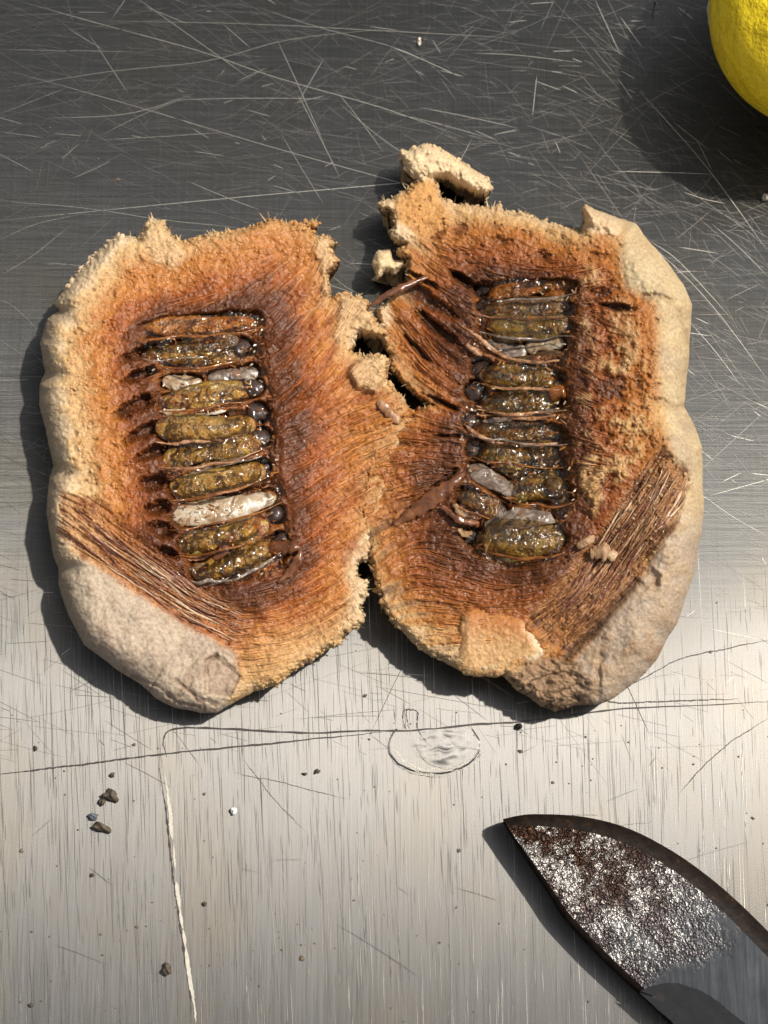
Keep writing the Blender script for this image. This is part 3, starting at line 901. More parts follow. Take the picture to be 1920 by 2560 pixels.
for pts, dp in ([[(1610, 745), (1660, 740), (1700, 780), (1722, 860)], .02], [[(1500, 1640), (1494, 1690), (1490, 1735)], .02], [[(1570, 1440), (1610, 1470), (1640, 1455)], .014], [[(1620, 1430), (1645, 1440), (1635, 1475)], .02], [[(1640, 1000), (1690, 1020), (1714, 1015)], .02]):
    d = line_d(pts, U, V) + F.mid * 9
    F.z -= dp * sm(14, 0, d)
    col = mixc(col, (.30, .19, .10), sm(12, 0, d) * 0.45)
# dark wrinkled foot
ft = sm(-6, 12, sdf([(1270, 1700), (1330, 1640), (1390, 1640), (1450, 1660), (1495, 1700), (1490, 1770), (1390, 1790), (1320, 1750)], U, V) + F.mid * 8)
wk = np.abs(fbm(U * 1.0 - V * 0.3, V * 1.6, 55, 720, 4))
F.z += ft * (0.05 * wk - 0.01)
col = mixc(col, (.26, .175, .115), ft * 0.85)
col = mixc(col, (.06, .035, .022), ft * sm(0.14, 0.02, wk) * 0.85)
# bed of the twig print
bed = sm(-8, 14, sdf([(1655, 1110), (1728, 1190), (1700, 1300), (1600, 1450), (1480, 1600), (1420, 1640), (1370, 1610), (1310, 1545), (1390, 1455), (1500, 1320), (1590, 1190)], U, V) + F.mid * 10)
F.z -= 0.022 * bed * (1 + F.lic)
col = mixc(col, (.33, .16, .065), bed * 0.8)
col = mixc(col, (.10, .042, .02), bed * sm(-0.1, 0.4, F.mid + 0.3 * F.lic) * 0.8)
col = mixc(col, (.09, .05, .03), sm(22, 0, line_d([(1590, 1450), (1500, 1560), (1420, 1640)], U, V) + F.mid * 8) * 0.8)
F.rindw, F.fib = np.maximum(ow, ft), fib
F.col, F.wet = col, np.clip(0.15 + sm(0.15, 0.6, t) * 0.75, 0, 1) * (1 - 0.85 * ow) * (1 - 0.6 * ft)
ch = sm(26, -22, F.dc + F.big * 10)
ce = cells(F, EGGS_R, EYES_R)
F.z -= 0.030 * ch + 0.060 * ce
F.z += 0.010 * F.mid * ch
F.col = mixc(F.col, (.13, .045, .012), ch * 0.85)
F.col = mixc(F.col, (.36, .15, .04), ch * (1 - ce) * sm(0.0, 0.5, F.lic + 0.4 * F.mid) * 0.55)
F.col = mixc(F.col, (.085, .028, .007), np.clip(ce * 0.85, 0, 1))
ch = np.maximum(ch, ce)
F.wet = np.maximum(F.wet, ch)
for u_, v_, L_, w_, a_ in [(1545, 768, 90, 22, -8), (1200, 725, 40, 34, 0), (1205, 765, 34, 30, 0), (1396, 945, 40, 44, 30), (1182, 1340, 52, 50, 30), (1060, 745, 190, 40, -34), (1100, 830, 170, 34, -40), (1040, 870, 110, 16, -46), (1060, 700, 120, 16, -30), (1160, 705, 120, 20, -32),
                           (1150, 690, 90, 18, -30), (1100, 1005, 130, 15, -24), (1120, 1090, 100, 10, 0), (1010, 985, 120, 14, -45),
                           (1110, 1200, 120, 20, 40)]:
    slot(F, u_, v_, L_, w_, a_, 0.045, (.06, .021, .009))
for u_, v_, L_, w_, a_ in [(1148, 575, 44, 34, 20), (1248, 605, 50, 38, 0), (1095, 590, 50, 20, 30), (1350, 640, 60, 30, 0), (1500, 640, 50, 20, 0)]:
    slot(F, u_, v_, L_, w_, a_, 0.02, (.20, .07, .02), 0.2)
po = sm(0.40, 0.72, fbm(U, V, 15, 377, 2)) * sm(6, 30, F.sd) * (1 - ow) * (1 - ch)
po = po * (1 - .8 * fib)
F.z -= 0.012 * po
F.col = mixc(F.col, (.13, .045, .018), po * 0.45)
F.colside = mixc(np.broadcast_to(np.array((.40, .30, .20)), U.shape + (3,)).copy(), (.55, .42, .26), F.torn * 0.8)
F.z = np.maximum(F.z, 0.05)
F.chm = ch
FR = F
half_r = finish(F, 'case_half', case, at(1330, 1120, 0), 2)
tag(half_r, 'shaded half with a smooth cream outer wall and a pale strip on a neck')


def ZL(u, v): return sample(FL, FL.z, u, v)
def ZR(u, v): return sample(FR, FR.z, u, v)


# ------------------------------------------------------------------ eggs and other pieces inside the halves
def wet_mat(name, stops, scale=22, rough=0.12, bump=0.8, trans=0.0, spec=0.5, sss=0.0):
    m = NT(name)
    co = m.coord(100, 100, 100)
    n = m.noise(co, scale, 4, 0.6, 0.6)
    n2 = m.noise(co, scale * 2.6, 3, 0.6)
    m.set(Base_Color=m.ramp(n, stops), Roughness=rough, Coat_Weight=0.7, Coat_Roughness=0.06, Transmission_Weight=trans, IOR=1.42)
    m.b.inputs['Specular IOR Level'].default_value = spec
    if sss:
        m.b.inputs['Subsurface Weight'].default_value = sss
        m.b.inputs['Subsurface Radius'].default_value = (0.0008, 0.0004, 0.0001)
        m.b.inputs['Subsurface Scale'].default_value = 1.0
    b = m.bump(m.math('ADD', n, m.math('MULTIPLY', n2, 0.5)), bump, 0.00012)
    m.t.links.new(b, m.b.inputs['Normal'])
    m.t.links.new(b, m.b.inputs['Coat Normal'])
    return m.m


M_olive = wet_mat('olive_egg', [(0.30, (.035, .012, .004)), (0.46, (.13, .055, .009)), (0.60, (.21, .125, .018)), (0.78, (.36, .27, .06))])
M_amber = wet_mat('amber_egg', [(0.3, (.07, .02, .005)), (0.5, (.20, .065, .008)), (0.75, (.38, .15, .02))], 12, 0.1, 0.35)
M_darkegg = wet_mat('dark_egg', [(0.35, (.03, .013, .006)), (0.55, (.10, .042, .012)), (0.75, (.24, .14, .03))])
M_shell = wet_mat('clear_shell', [(0.30, (.20, .10, .04)), (0.46, (.38, .27, .16)), (0.58, (.55, .46, .34)), (0.72, (.74, .69, .60))], 13, 0.08, 0.8, 0.15)
M_grey = wet_mat('grey_membrane', [(0.3, (.075, .045, .03)), (0.5, (.17, .125, .095)), (0.72, (.40, .34, .28))], 20, 0.16, 0.5)
M_olived = wet_mat('shaded_olive_egg', [(0.30, (.022, .010, .004)), (0.48, (.075, .035, .008)), (0.64, (.13, .08, .016)), (0.8, (.22, .17, .045))])  # darker copy of the olive egg, the half's shade put into its colour
M_eye = wet_mat('dark_eye', [(0.3, (.012, .008, .006)), (0.55, (.05, .026, .018)), (0.75, (.07, .034, .02))], 14, 0.16, 0.35)
M_bark = wet_mat('bark_fibre_brown', [(0.3, (.12, .045, .02)), (0.5, (.30, .14, .06)), (0.72, (.55, .36, .20))], 18, 0.5, 0.8)
M_bark2 = wet_mat('bark_fibre_pale', [(0.3, (.30, .16, .085)), (0.55, (.54, .37, .23)), (0.75, (.68, .54, .38))], 18, 0.5, 0.8)
M_bark3 = wet_mat('bark_fibre_red', [(0.3, (.06, .02, .012)), (0.5, (.17, .055, .025)), (0.72, (.36, .14, .06))], 18, 0.45, 0.8)
M_chip = wet_mat('pale_chip_foam', [(0.3, (.22, .11, .05)), (0.55, (.40, .25, .13)), (0.75, (.55, .41, .27))], 24, 0.5, 0.9)
M_strip = wet_mat('brown_skin_strip', [(0.3, (.06, .02, .01)), (0.55, (.17, .06, .022)), (0.75, (.32, .15, .06))], 16, 0.2, 0.4)


def egg_material():
    m = NT('wet_egg')
    at_ = m.n('Attribute', attribute_name='Col')
    co = m.coord(100, 100, 100)
    n = m.noise(co, 26, 4, 0.6, 0.6)
    n2 = m.noise(co, 80, 2, 0.5)
    c = m.mix(m.ramp(n, [(0.3, 0.0), (0.7, 1.0)]), m.mix(1.0, at_.outputs['Color'], (0.55, 0.5, 0.45), 'MULTIPLY'), m.mix(1.0, at_.outputs['Color'], (1.4, 1.35, 1.2), 'MULTIPLY'))
    m.set(Base_Color=c, Roughness=0.22, Coat_Weight=0.9, Coat_Roughness=0.04)
    m.b.inputs['Subsurface Weight'].default_value = 0.25
    m.b.inputs['Subsurface Radius'].default_value = (0.0008, 0.0004, 0.0001)
    m.b.inputs['Subsurface Scale'].default_value = 1.0
    b = m.bump(m.math('ADD', n, m.math('MULTIPLY', n2, 0.35)), 1.0, 0.00016)
    m.t.links.new(b, m.b.inputs['Normal'])
    m.t.links.new(b, m.b.inputs['Coat Normal'])
    return m.m


M_eggs = egg_material()
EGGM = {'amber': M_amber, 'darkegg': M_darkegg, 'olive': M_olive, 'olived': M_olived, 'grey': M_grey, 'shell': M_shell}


def egg(name, half, zf, u, v, L, wd, a, mat, sink=0.35, seed=0, ridges=0.0, label=None, lump=0.10, depth=0.38, zadd=0.0, n1=56, n2=24, power=0.52, parent=None, tint=None):
    """a blunt capsule lying in its cell: photo-pixel centre, length, width and angle"""
    a = R(a)
    g = np.random.default_rng(seed * 13 + 5)
    r = wd * PX / 2
    h = r * depth
    zc = float(np.mean(zf(np.array([u, u + 8, u - 8]), np.array([v, v + 8, v - 8])))) + h * (1 - 2 * sink) + zadd
    z1 = float(zf(u + math.cos(a) * L * .4, v - math.sin(a) * L * .4))
    z0 = float(zf(u - math.cos(a) * L * .4, v + math.sin(a) * L * .4))
    slope = np.clip((z1 - z0) / (0.8 * L * PX), -0.35, 0.35)
    C = at(u, v, zc)
    ax = np.array([math.cos(a), math.sin(a), slope])
    ax /= np.linalg.norm(ax)
    si = np.array([-math.sin(a), math.cos(a), 0])
    up = np.cross(ax, si)
    hl = L * PX / 2
    v_, f_ = [], []
    ph = g.uniform(0, 6, 8)
    for i in range(n1 + 1):
        th = math.pi * i / n1
        x = -math.cos(th)
        x = math.copysign(abs(x) ** 0.8, x)
        rad = max(0.0, 1 - abs(x) ** 4.0) ** power
        rad *= 1 + 0.16 * math.sin(2.6 * x + ph[0]) + 0.05 * math.sin(6 * x + ph[7])
        cy = 0.18 * math.sin(2.0 * x + ph[1])
        for k in range(n2):
            p = 2 * math.pi * k / n2
            q = rad * (1 + lump * (math.sin(7 * x + ph[2] + 2 * math.cos(p)) * math.sin(2 * p + ph[3]) + 0.6 * math.sin(15 * x + ph[4]) * math.sin(3 * p + ph[5])) + ridges * math.sin(26 * x + ph[6]))
            v_.append(C + ax * x * hl + si * (q * math.cos(p) + cy) * r + up * q * math.sin(p) * h)
    for i in range(n1):
        for k in range(n2):
            f_.append((i * n2 + k, i * n2 + (k + 1) % n2, (i + 1) * n2 + (k + 1) % n2, (i + 1) * n2 + k))
    cc, wt = None, None
    if tint:
        pal = {'olive': ((.27, .165, .020), (.23, .075, .009), (.045, .014, .003), (.44, .33, .075)), 'olived': ((.17, .11, .016), (.14, .048, .008), (.03, .011, .004), (.30, .24, .06)),  # olived: olive palette with the shade of its half painted in
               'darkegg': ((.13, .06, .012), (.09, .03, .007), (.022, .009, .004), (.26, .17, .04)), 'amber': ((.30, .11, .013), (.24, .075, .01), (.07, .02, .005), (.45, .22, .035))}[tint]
        ii, kk = np.divmod(np.arange(len(v_)), n2)
        X, Pp = ii / n1 * L, np.cos(2 * math.pi * kk / n2) * wd * .5
        o1, o2, o3 = fbm(X, Pp, 46, seed * 7 + 1, 3), fbm(X * .16, Pp, 9, seed * 7 + 2, 3), fbm(X, Pp, 13, seed * 7 + 3, 2)
        cc = np.empty((len(v_), 3))
        cc[:] = pal[0]
        cc = mixc(cc, pal[1], sm(.30, .85, np.abs(2 * ii / n1 - 1) + .6 * o1))
        cc = mixc(cc, (.12, .036, .007), sm(.72, 1.0, np.abs(2 * ii / n1 - 1) + .15 * o1) * .8)
        cc = mixc(cc, pal[2], sm(.05, .45, o2 + .35 * o1) * .85)
        cc = mixc(cc, pal[3], sm(.25, .65, o3 + .5 * o1) * .7)
        cc = mixc(cc, pal[2], sm(.72, 1.0, np.abs(Pp) / (wd * .5)) * .5)
        mat = M_eggs
    o = mesh(name, np.array(v_), np.array(f_), mat, parent or half, col=cc)
    if label: o['label'] = label
    return o


for i, (u, v, L, wd, a, mt, kind, lab) in enumerate(EGGS_L):
    if kind == 'egg' and mt != 'shell':
        gj = random.Random(i * 17 + len(kind) + int(u))
        L, wd, a = L * gj.uniform(.98, 1.12), wd * gj.uniform(1.12, 1.42), a + gj.uniform(-4, 4)
    egg(kind, half_l, ZL, u, v, L, wd, a, EGGM[mt], 0.02, i + 1, 0.008 if kind == 'egg' else 0.0, lab, 0.045 if kind == 'egg' else 0.13, tint=mt if kind == 'egg' and mt != 'shell' else None)
for i, (u, v, d) in enumerate(EYES_L):
    egg('eye', half_l, ZL, u, v, d * 1.1, d * .9, 20, M_eye, 0.3, 50 + i, 0, None, 0.10, 0.5, 0.022, 18, 14, 0.5)
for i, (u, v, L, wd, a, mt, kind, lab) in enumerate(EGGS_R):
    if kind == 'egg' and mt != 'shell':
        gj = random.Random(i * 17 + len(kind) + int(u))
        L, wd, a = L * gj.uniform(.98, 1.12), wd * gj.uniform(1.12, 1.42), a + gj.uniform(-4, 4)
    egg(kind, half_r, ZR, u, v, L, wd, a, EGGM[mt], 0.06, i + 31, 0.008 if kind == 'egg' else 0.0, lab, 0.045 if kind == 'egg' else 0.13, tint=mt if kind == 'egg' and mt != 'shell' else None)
for i, (u, v, d) in enumerate(EYES_R):
    egg('eye', half_r, ZR, u, v, d * 1.1, d * .9, 20, M_eye, 0.3, 70 + i, 0, None, 0.10, 0.5, 0.018, 18, 14, 0.5)
for i, (u, v, d, mt) in enumerate([(1394, 984, 46, M_amber), (1384, 1218, 58, M_olived), (1350, 1166, 40, M_olived)]):
    egg('egg_bead', half_r, ZR, u, v, d, d * .9, 10, mt, 0.25, 90 + i, 0, None, 0.03, 0.8, 0.015, 20, 16, 0.5)


def ball(n1=7, n2=5):
    v_, f_ = [], []
    for i in range(n2 + 1):
        for k in range(n1):
            th, p = math.pi * i / n2, 2 * math.pi * (k + .5 * (i % 2)) / n1
            v_.append((math.sin(th) * math.cos(p), math.sin(th) * math.sin(p), math.cos(th)))
    for i in range(n2):
        for k in range(n1):
            f_.append((i * n1 + k, (i + 1) * n1 + k, (i + 1) * n1 + (k + 1) % n1, i * n1 + (k + 1) % n1))
    return np.array(v_), np.array(f_)


def beads(half, F, mask, n, seed, name, mat, size, sink, flat=1.0, tint=(.85, 1.25), colour=None, stretch=0.5, wet=.9):
    """many tiny rounded bubbles set in the foam, joined into one piece"""
    g = np.random.default_rng(seed)
    ys, xs = np.nonzero(mask)
    pick = g.integers(len(ys), size=n)
    y, x = ys[pick], xs[pick]
    r = np.clip(size[0] * np.exp(g.normal(0, size[1], n)), 1.0, size[2]) * PX
    U_, V_ = F.U[y, x] + g.uniform(-1, 1, n), F.V[y, x] + g.uniform(-1, 1, n)
    c = at(U_, V_, F.z[y, x] + r * sink)
    bv, bf = ball()
    rot = g.uniform(0, 6.28, n)
    sx = 1 + g.uniform(0, stretch, n)
    px = bv[None, :, 0] * sx[:, None] * (1 + g.uniform(-.2, .2, (n, len(bv))))
    py = bv[None, :, 1] * (1 + g.uniform(-.2, .2, (n, len(bv))))
    vx = px * np.cos(rot)[:, None] - py * np.sin(rot)[:, None]
    vy = px * np.sin(rot)[:, None] + py * np.cos(rot)[:, None]
    vz = np.broadcast_to(bv[None, :, 2] * flat, vx.shape)
    P = c[:, None, :] + np.stack([vx, vy, vz], -1) * r[:, None, None]
    f_ = (bf[None] + (np.arange(n) * len(bv))[:, None, None]).reshape(-1, 4)
    if colour is None:
        cc = F.col[y, x] * g.uniform(*tint, (n, 1))
    else:
        cc = np.asarray(colour) * g.uniform(*tint, (n, 1))
    cc = np.repeat(cc, len(bv), 0)
    tag(mesh(name, P.reshape(-1, 3), f_, mat, half, col=np.clip(cc, .004, .9), wet=np.full(len(cc), wet)), kind='stuff')


def film_material():
    m = NT('clear_wet_skin')
    co = m.coord(100, 100, 100)
    n = m.noise(co, 10, 2, 0.6, 0.8)
    n2 = m.noise(co, 38, 2, 0.5)
    b = m.bump(m.math('ADD', n, m.math('MULTIPLY', n2, 0.25)), 1.0, 0.00034)
    tr = m.n('BsdfTransparent', i_0=(0.95, 0.83, 0.60, 1))
    gl = m.n('BsdfGlossy', i_Roughness=0.09)
    gl.inputs['Color'].default_value = (1, .96, .9, 1)
    m.t.links.new(b, gl.inputs['Normal'])
    lw = m.n('Fresnel', i_IOR=1.5)
    m.t.links.new(b, lw.inputs['Normal'])
    mx = m.n('MixShader')
    m.t.links.new(m.math('MULTIPLY', lw.outputs[0], 1.3, clamp=True), mx.inputs[0])
    m.t.links.new(tr.outputs[0], mx.inputs[1])
    m.t.links.new(gl.outputs[0], mx.inputs[2])
    m.t.links.new(mx.outputs[0], m.t.nodes['Material Output'].inputs['Surface'])
    return m.m


M_film = film_material()


def film(half, F, eggs, seed):
    """the torn clear skin that drapes over the eggs from rim to rim"""
    zz = F.z.copy()
    top = F.z.copy()
    for u, v, L, wd, a, *_ in eggs:
        a = R(a)
        du, dv = F.U - u, F.V - v
        x = np.abs(du * math.cos(a) - dv * math.sin(a)) / (L / 2)
        y = np.abs(du * math.sin(a) + dv * math.cos(a)) / (wd / 2)
        r = np.clip(1 - x ** 4 - y ** 2, 0, 1)
        zc = float(sample(F, F.z, u, v)) + wd * PX * .4 * 2.05
        top = np.where(r > 0, np.maximum(top, zc - wd * PX * .4 * .9 * (1 - np.sqrt(r))), top)
    zz = blur(top, 8) + 0.012 + 0.014 * fbm(F.U, F.V, 34, seed, 3) + 0.006 * fbm(F.U, F.V, 12, seed + 3, 2)
    keepm = (F.dc < 6) & (fbm(F.U, F.V, 60, seed + 9, 3) + 0.35 * fbm(F.U, F.V, 16, seed + 5, 2) > -0.42)
    for u, v, L, wd, a, mt, *_ in eggs:      # pale shells break through the skin
        if mt not in ('shell', 'grey'): continue
        a = R(a)
        du, dv = F.U - u, F.V - v
        x = np.abs(du * math.cos(a) - dv * math.sin(a)) / (L / 2 + 6)
        y = np.abs(du * math.sin(a) + dv * math.cos(a)) / (wd / 2 + 7)
        keepm &= (x ** 4 + y ** 2) > 1.0
    idx = np.arange(zz.size).reshape(zz.shape)
    k = keepm[:-1, :-1] & keepm[1:, :-1] & keepm[1:, 1:] & keepm[:-1, 1:]
    fc = np.stack([idx[:-1, :-1], idx[1:, :-1], idx[1:, 1:], idx[:-1, 1:]], -1)[k]
    ui = np.unique(fc)
    rm = np.zeros(zz.size, int)
    rm[ui] = np.arange(len(ui))
    P = at(F.U.ravel()[ui], F.V.ravel()[ui], zz.ravel()[ui])
    mesh('wet_skin', P, rm[fc], M_film, half)


def septa(half, F, zf, eggs, seed):
    g = np.random.default_rng(seed)
    for i, (u, v, L, wd, a, mt, kind, lab) in enumerate(eggs):
        if kind != 'egg' or wd < 38: continue
        a = R(a)
        ss = np.linspace(-.56, .54, 7)
        off = wd * .5 + 5 + g.normal(0, 2.5, 7) - np.abs(ss) ** 3 * wd * 1.3
        path = [(u + q * L * math.cos(a) + o_ * math.sin(a), v - q * L * math.sin(a) + o_ * math.cos(a)) for q, o_ in zip(ss, off)]
        w_ = g.uniform(4, 9)
        ribbon('cell_wall', path, [2, w_ * g.uniform(.5, 1.2), w_, w_ * g.uniform(.3, 1.2), 2], [M_amber, M_grey, M_bark, M_amber, M_strip][g.integers(5)], half, 0, [.03, .075, .085, .075, .03], .004, 36, .3, .35, seed + i, None, zf, 3, .25)


septa(half_l, FL, ZL, EGGS_L, 840)
septa(half_r, FR, ZR, EGGS_R, 870)
film(half_l, FL, EGGS_L, 801)
film(half_r, FR, EGGS_R, 831)


# wall of clear skin standing in the lower right cell
def pane(name, poly, mat, half, zf, lift, tilt, thick=0.004, bulge=0.02, label=None):
    c = np.mean(poly, 0)
    rings = []
    for s in (1.0, 0.66, 0.33):
        for (x, y) in poly:
            uu, vv = c[0] + (x - c[0]) * s, c[1] + (y - c[1]) * s
            z = float(zf(c[0], c[1])) + lift + tilt[0] * (uu - c[0]) * PX + tilt[1] * (vv - c[1]) * PX + bulge * (1 - s * s)
            rings.append(at(uu, vv, z))
    n = len(poly)
    topc = at(c[0], c[1], float(zf(c[0], c[1])) + lift + bulge)
    v_ = rings + [topc]
    f_ = []
    for r_ in (0, 1):
        for k in range(n):
            f_.append((r_ * n + k, r_ * n + (k + 1) % n, (r_ + 1) * n + (k + 1) % n, (r_ + 1) * n + k))
    f_ += [(2 * n + k, 2 * n + (k + 1) % n, 3 * n) for k in range(n)]
    m0 = len(v_)
    v_ += [p - np.array([0, 0, thick]) for p in v_]
    f_ += [tuple(m0 + q for q in f[::-1]) for f in f_]
    f_ += [((k + 1) % n, k, m0 + k, m0 + (k + 1) % n) for k in range(n)]
    o = mesh(name, v_, f_, mat, half)
    if label: o['label'] = label
    return o


pane('clear_skin', [(1212, 1305), (1290, 1268), (1375, 1280), (1390, 1306), (1330, 1318), (1262, 1330), (1218, 1385), (1206, 1390)], M_grey, half_r, ZR, 0.075, (0.15, -0.25), bulge=0.0)
pane('clear_skin', [(1208, 1345), (1222, 1310), (1230, 1345), (1214, 1386)], M_shell, half_r, ZR, 0.10, (0.3, 0.0), bulge=0.004)
# flap of tan foam folded over the lower edge of the right half
def flap():
    poly = [(1158, 1535), (1180, 1522), (1240, 1530), (1305, 1545), (1330, 1580), (1362, 1628), (1340, 1655), (1300, 1660), (1250, 1690), (1200, 1690), (1165, 1688), (1140, 1660), (1150, 1610), (1150, 1570)]
    F2 = Field()
    F2.u0, F2.v0 = 1120, 1500
    F2.U, F2.V = np.meshgrid(F2.u0 + np.arange(132) * STEP, F2.v0 + np.arange(105) * STEP)
    U, V = F2.U, F2.V
    F2.sd = sdf(poly, U, V) + fbm(U, V, 20, 41, 4, .7) * 5
    F2.sdb = blur(F2.sd, 3)
    F2.torn = np.full(U.shape, .9)
    z = 0.335 - 0.0003 * (V - 1530) + 0.02 * sm(1200, 1340, U)
    x = np.clip(F2.sd / 26, 0, 1)
    F2.z = (z - 0.05) + 0.05 * np.sqrt(1 - (1 - x) ** 2) + 0.010 * fbm(U, V, 30, 43, 4) + 0.004 * fbm(U, V, 7, 44, 2)
    c = np.empty(U.shape + (3,))
    c[:] = (.50, .31, .15)
    c = mixc(c, (.42, .18, .06), sm(1610, 1530, V - 0.15 * (U - 1150)))
    c = mixc(c, (.64, .47, .26), sm(0.1, .6, fbm(U, V, 60, 45, 3)) * .6)
    c = mixc(c, (.62, .52, .38), sm(24, 4, F2.sd) * sm(1290, 1340, U))
    F2.col, F2.wet = c, np.full(U.shape, .35)
    F2.colside = c
    o = finish(F2, 'foam_flap', half_r, at(1240, 1610, 0), 3)


flap()


def scrap():
    poly = [(929, 660), (936, 640), (945, 624), (975, 622), (982, 645), (990, 650), (1012, 646), (1018, 665), (985, 688), (968, 680), (952, 690), (942, 700), (938, 680)]
    F2 = Field()
    F2.u0, F2.v0 = 915, 608
    F2.U, F2.V = np.meshgrid(F2.u0 + np.arange(58) * STEP, F2.v0 + np.arange(54) * STEP)
    U, V = F2.U, F2.V
    F2.sd = sdf(poly, U, V) + fbm(U, V, 14, 51, 4, .7) * 4
    F2.sdb = blur(F2.sd, 3)
    F2.torn = np.ones(U.shape)
    x = np.clip(F2.sd / 24, 0, 1)
    F2.z = 0.14 + 0.10 * np.sqrt(1 - (1 - x) ** 2) + 0.014 * fbm(U, V, 18, 53, 4)
    c = np.empty(U.shape + (3,))
    c[:] = (.66, .53, .34)
    c = mixc(c, TAN, sm(.1, .6, fbm(U, V, 16, 54, 3)) * .6)
    F2.col, F2.wet, F2.colside = c, np.full(U.shape, .2), c
    finish(F2, 'foam_scrap', half_r, at(965, 655, 0), 4)


scrap()
# strips of brown skin and pale chips
ribbon('skin_strip', [(520, 1425), (560, 1370), (590, 1335), (625, 1300)], [10, 26, 24, 12], M_strip, half_l, 0, [0.02, .05, .06, .03], .006, 24, .35, .3, 1, None, ZL)
ribbon('skin_strip', [(640, 1385), (690, 1372), (735, 1368), (752, 1376)], [16, 40, 34, 10], M_strip, half_l, 0, [0.03, .05, .05, .03], .006, 24, .35, .3, 2, None, ZL)
ribbon('skin_strip', [(752, 1372), (745, 1400), (722, 1432), (695, 1458)], [8, 20, 18, 6], M_strip, half_l, 0, [0.03, .04, .03, .01], .006, 24, .3, .3, 3, None, ZL)
ribbon('skin_strip', [(470, 1400), (520, 1385), (560, 1340)], [10, 20, 10], M_strip, half_l, 0, [0.03, .05, .03], .006, 20, .3, .3, 4, None, ZL)
ribbon('skin_strip', [(922, 768), (960, 742), (1010, 718), (1075, 692)], [5, 16, 22, 6], M_strip, half_r, .27, [.07, .08, .08, .06], .006, 30, .35, .5, 5, 'brown strip bridging the gap')
ribbon('skin_strip', [(985, 1312), (1040, 1275), (1100, 1230), (1165, 1180)], [10, 34, 44, 14], M_strip, half_r, 0, [.015, .03, .045, .03], .006, 30, .35, .4, 6, 'brown leaf shaped strip', ZR)
ribbon('skin_strip', [(1105, 1265), (1150, 1300), (1200, 1310)], [8, 20, 8], M_strip, half_r, 0, [.03, .04, .03], .006, 20, .3, .4, 7, None, ZR)
ribbon('skin_strip', [(1160, 1060), (1200, 1090), (1250, 1106), (1330, 1112), (1395, 1108)], [6, 10, 9, 8, 5], M_bark, half_r, 0, [.04, .06, .06, .06, .04], .006, 34, .35, .4, 8, None, ZR)
ribbon('skin_strip', [(1155, 815), (1200, 845), (1260, 890), (1340, 905), (1400, 900)], [5, 9, 9, 8, 5], M_bark, half_r, 0, [.04, .06, .06, .05, .04], .006, 34, .35, .4, 9, None, ZR)
ribbon('skin_strip', [(1190, 1015), (1250, 1035), (1320, 1048), (1390, 1040)], [5, 10, 10, 5], M_bark, half_r, 0, [.05, .06, .06, .04], .006, 34, .35, .4, 10, None, ZR)
ribbon('foam_chip', [(945, 1000), (970, 1030), (1000, 1058)], [12, 30, 16], M_bark, half_l, 0, [.005, .012, .005], .01, 18, .25, .8, 11, None, ZL)
ribbon('foam_chip', [(1136, 1262), (1150, 1278), (1165, 1290)], [8, 26, 10], M_chip, half_r, 0, [.03, .04, .03], .012, 14, .3, .6, 12, None, ZR)
ribbon('foam_chip', [(1145, 1325), (1160, 1335), (1178, 1330)], [8, 20, 8], M_chip, half_r, 0, [.04, .05, .04], .012, 14, .3, .6, 13, None, ZR)
ribbon('foam_chip', [(1165, 862), (1190, 880), (1205, 888)], [8, 18, 8], M_bark, half_r, 0, [.03, .04, .03], .012, 14, .3, .6, 14, None, ZR)
ribbon('foam_chip', [(1442, 1368), (1470, 1352), (1486, 1340)], [10, 24, 10], M_chip, half_r, 0, [.03, .04, .03], .012, 14, .3, .6, 15, None, ZR)
ribbon('foam_chip', [(1475, 1385), (1510, 1380), (1540, 1395)], [20, 44, 16], M_chip, half_r, 0, [.03, .05, .03], .012, 18, .3, .8, 16, None, ZR)
# twig print: strips of bark fibre torn from the twig
g = np.random.default_rng(21)
AX = np.array([(165, 1285), (270, 1365), (390, 1445), (500, 1520), (620, 1580)], float)
for k in range(64):
    o_ = g.uniform(-.5, .5) * 84
    nrm = np.array([0.55, -0.83])
    L_ = g.uniform(.12, .5)
    a0 = g.uniform(0.0, 1 - L_)
    ts = np.linspace(a0, a0 + L_, 5)
    sl = g.normal(0, 5)
    path = [np.array([np.interp(t_, np.linspace(0, 1, 5), AX[:, 0]), np.interp(t_, np.linspace(0, 1, 5), AX[:, 1])]) + nrm * (o_ + sl * (j - 2) * .5 + g.normal(0, 1.5)) for j, t_ in enumerate(ts)]
    mt = [M_bark, M_bark2, M_bark3, M_bark3, M_bark][g.integers(5)]
    w_ = g.uniform(1.5, 5) * (1.6 if g.random() < .15 else 1)
    ribbon('bark_fibre', path, [1.5, w_, w_ * .8, 1], mt, half_l, 0, [.000, .007, .008, .000], .005, 22, .35, .6, 200 + k, None, ZL, 3)
AX = np.array([(1690, 1150), (1625, 1265), (1545, 1380), (1465, 1495), (1375, 1580)], float)
